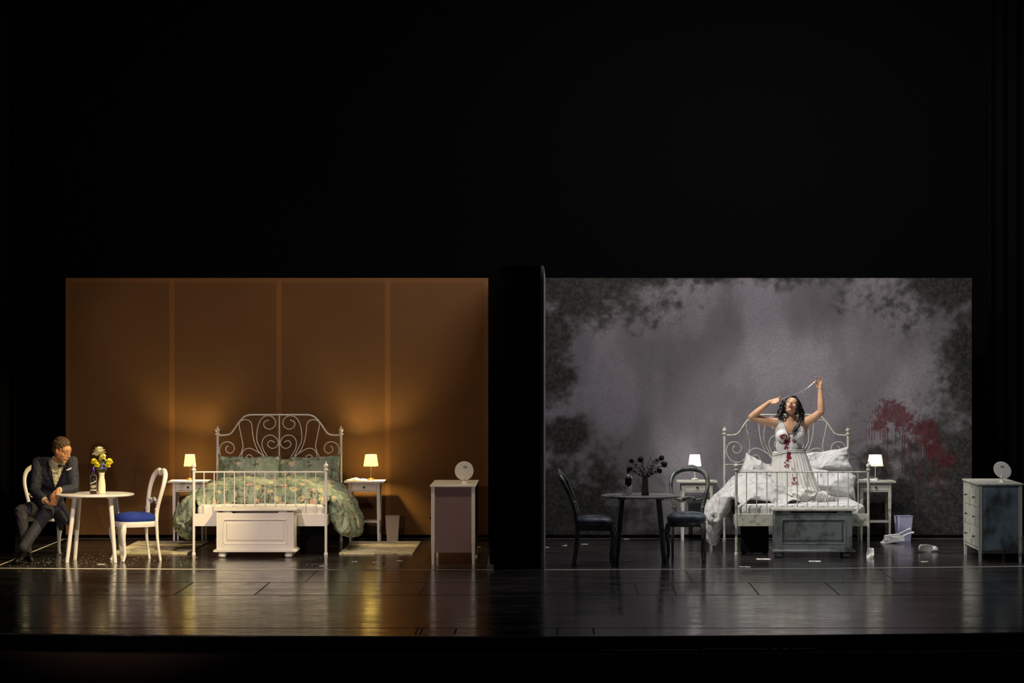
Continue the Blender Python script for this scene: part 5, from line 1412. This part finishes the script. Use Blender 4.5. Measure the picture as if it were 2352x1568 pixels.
# shirt
mb = MB(); mb.ell(U(127, 1088, 1.36), (.12, .06, .13)); mb.cap(U(125, 1068, 1.28), U(131, 1060, 1.245), .075, .072)
o = fuse(mb, .007, 'shirt', SHIRT, None, 4, .5, lambda p, n_: p+n_*wrinkle(p, 3, .010)); o.parent = man
mb = MB(); P = []
for k in range(30):
    a = 2*PI*k/30; c = U(134, 1054, 1.22); P.append(c+Vector((.070*math.cos(a)+.016*math.sin(a)*0, .068*math.sin(a), -.022*math.cos(a-.6)+.012)))
P2_ = [p+Vector((.004, 0, -.026)) for p in P]
mb.ring([P2_, P, [p.lerp(U(134, 1054, 1.22), .06) for p in P], [p.lerp(U(134, 1054, 1.22), .06) for p in P2_]], caps=False); mb.build('collar', SHIRT, man, fix=False)
mb = MB(); c = U(142, 1070, 1.10)
for s in (-1, 1): mb.ring([[c+Vector((s*x, .012*x/.05-.004, z*h)) for z in (-1, 1)]+[c+Vector((s*x, .012*x/.05+.010, z*h)) for z in (1, -1)] for x, h in ((.004, .007), (.024, .013), (.044, .018))])
mb.ell(c, (.010, .010, .011)); mb.build('bow_tie', LAPEL, man, smooth=False)
mb = MB()
for px, py in ((134, 1085), (131, 1094), (130, 1103)): mb.ell(U(px, py, 1.165-.02), .006, n=10, m=6)
mb.build('shirt_studs', PEARL, man)
# jacket
mb = MB()
mb.ell(U(126, 1088, 1.34), (.205, .135, .185)); mb.ell(U(112, 1135, 1.48), (.175, .14, .20)); mb.ell(U(103, 1166, 1.58), (.18, .15, .11)); mb.cap(U(112, 1150, 1.5), U(146, 1196, 1.44), .10, .045); mb.cap(U(128, 1150, 1.5), U(160, 1200, 1.5), .09, .03); mb.cap(U(128, 1160, 1.5), U(140, 1212, 1.5), .08, .03)
mb.cap(U(112, 1066, 1.33), SL, .080, .070); mb.cap(U(142, 1064, 1.27), SR, .078, .066); mb.cap(U(105, 1068, 1.37), U(150, 1062, 1.32), .07, .07)
mb.cap(SL, EL_, .074, .060); mb.cap(EL_, EL_.lerp(WL_, .85), .060, .043)
mb.cap(SR, ER_, .072, .058); mb.cap(ER_, ER_.lerp(WR_, .80), .056, .042)
def jd(p, n_):
    q = Vector((p.x, p.y, p.z)); d_ = min((q-EL_).length, (q-ER_).length, (q-SR).length+.05)
    a = .006+.014*math.exp(-(d_/.10)**2)
    return p+n_*(wrinkle(q, 2.2, a)+.004*math.sin(q.z*95+8*noise.noise(q*7))*math.exp(-(d_/.14)**2))
jo = fuse(mb, .0065, 'jacket', SUIT, man, 4, .5, jd)
from mathutils.bvhtree import BVHTree
bpy.context.view_layer.update(); JT = BVHTree.FromPolygons([v.co.copy() for v in jo.data.vertices], [tuple(p.vertices) for p in jo.data.polygons])
CAMP = Vector((0, CY, CH))
def panel(name, fn, m, nu=14, nv=26, off=.004, th=.003):
    """cloth lying on the front of the jacket"""
    vs = []; last = None
    for j in range(nv+1):
        for i in range(nu+1):
            px, py = fn(i/nu, j/nv); d = (pt(px, py, 1.1)-CAMP).normalized(); h = JT.ray_cast(CAMP, d)
            p = h[0] if h[0] is not None else (last or pt(px, py, 1.2)); last = p; vs.append(p-d*off)
    n1 = nu+1; mb = MB(); mb.add(vs, [(j*n1+i, j*n1+i+1, (j+1)*n1+i+1, (j+1)*n1+i) for j in range(nv) for i in range(nu)])
    o = mb.build(name, m, man, fix=False, ang=80); k = o.modifiers.new('s', 'SMOOTH'); k.iterations = 3; k.factor = .5; s = o.modifiers.new('t', 'SOLIDIFY'); s.thickness = th; return o
def VL(t): return 127-9*min(1, t*1.5)**.8          # left and right rims of the open front, t 0 at the button
def VR(t): return 127+25*t**.9
panel('shirt_front', lambda u, v: (VL(v)+(VR(v)-VL(v))*u, 1119-60*v), SHIRT)
panel('lapel', lambda u, v: (VL(v)-1-(9*min(1, .15+v*1.2))*(1-u), 1121-64*v+3*u), LAPEL, 5, 26, .008)
panel('lapel', lambda u, v: (VR(v)+1+(8*min(1, .15+v*1.2))*u, 1121-56*v-2*u), LAPEL, 5, 26, .008)
mb = MB(); mb.ring([[U(152, 1079+d, 1.10+a) for d, a in ((-1, 0), (1.2, 0), (1.2, .01), (-1, .01))], [U(158, 1077.5+d, 1.085+a) for d, a in ((-1.5, 0), (2, 0), (2, .01), (-1.5, .01))], [U(164, 1074+d, 1.09+a) for d, a in ((-1.5, 0), (2, 0), (2, .01), (-1.5, .01))]]); mb.build('pocket_square', PEARL, man)
for a, b_ in ((ER_, WR_), (EL_, WL_)):
    mb = MB(); p0 = a.lerp(b_, .84); p1 = a.lerp(b_, .99); mb.tube([p0, p0.lerp(p1, .5), p1], [.038, .0375, .036], 20); mb.build('shirt_cuff', SHIRT, man)
# trousers
mb = MB()
HA, KA, AA = U(86, 1166, 1.62), U(47, 1174, 1.16), U(62, 1262, .98)
HB, KB, AB = U(112, 1168, 1.62), U(104, 1182, 1.10), U(54, 1256, .80)
mb.ell(U(100, 1170, 1.66), (.19, .15, .12))
mb.cap(HA, KA, .092, .072); mb.cap(KA, AA, .070, .050); mb.cap(HB, KB, .092, .074); mb.cap(KB, AB, .072, .054)
def td(p, n_):
    d_ = min((p-KA).length, (p-KB).length, (p-HA).length); return p+n_*(wrinkle(p, 1.6, .007)+.006*math.exp(-(d_/.13)**2)*math.sin((p.z*.9+p.x*.6)*110+7*noise.noise(p*6)))
fuse(mb, .008, 'trousers', TROUSER, man, 4, .5, td)
for A__, toe, nm in ((AA, U(72, 1282, .84), 0), (AB, U(37, 1290, .52), 1)):
    mb = MB(); heel = Vector((A__.x-.01, A__.y+.03, .035)); tz = Vector((toe.x, toe.y, .032)); mid = heel.lerp(tz, .6)
    mb.cap(Vector((A__.x, A__.y, A__.z-.01)), Vector((heel.x, heel.y-.01, .06)), .040, .040); mb.build('sock', LAPEL, man)
    mb = MB(); mb.cap(heel, mid, .036, .042); mb.cap(mid, tz, .042, .030); mb.cap(Vector((A__.x, A__.y-.01, .085)), mid, .038, .034)
    sh = fuse(mb, .006, 'shoe', SHOE, man, 3, .5, lambda p, n_: Vector((p.x, p.y, max(p.z, .003))))
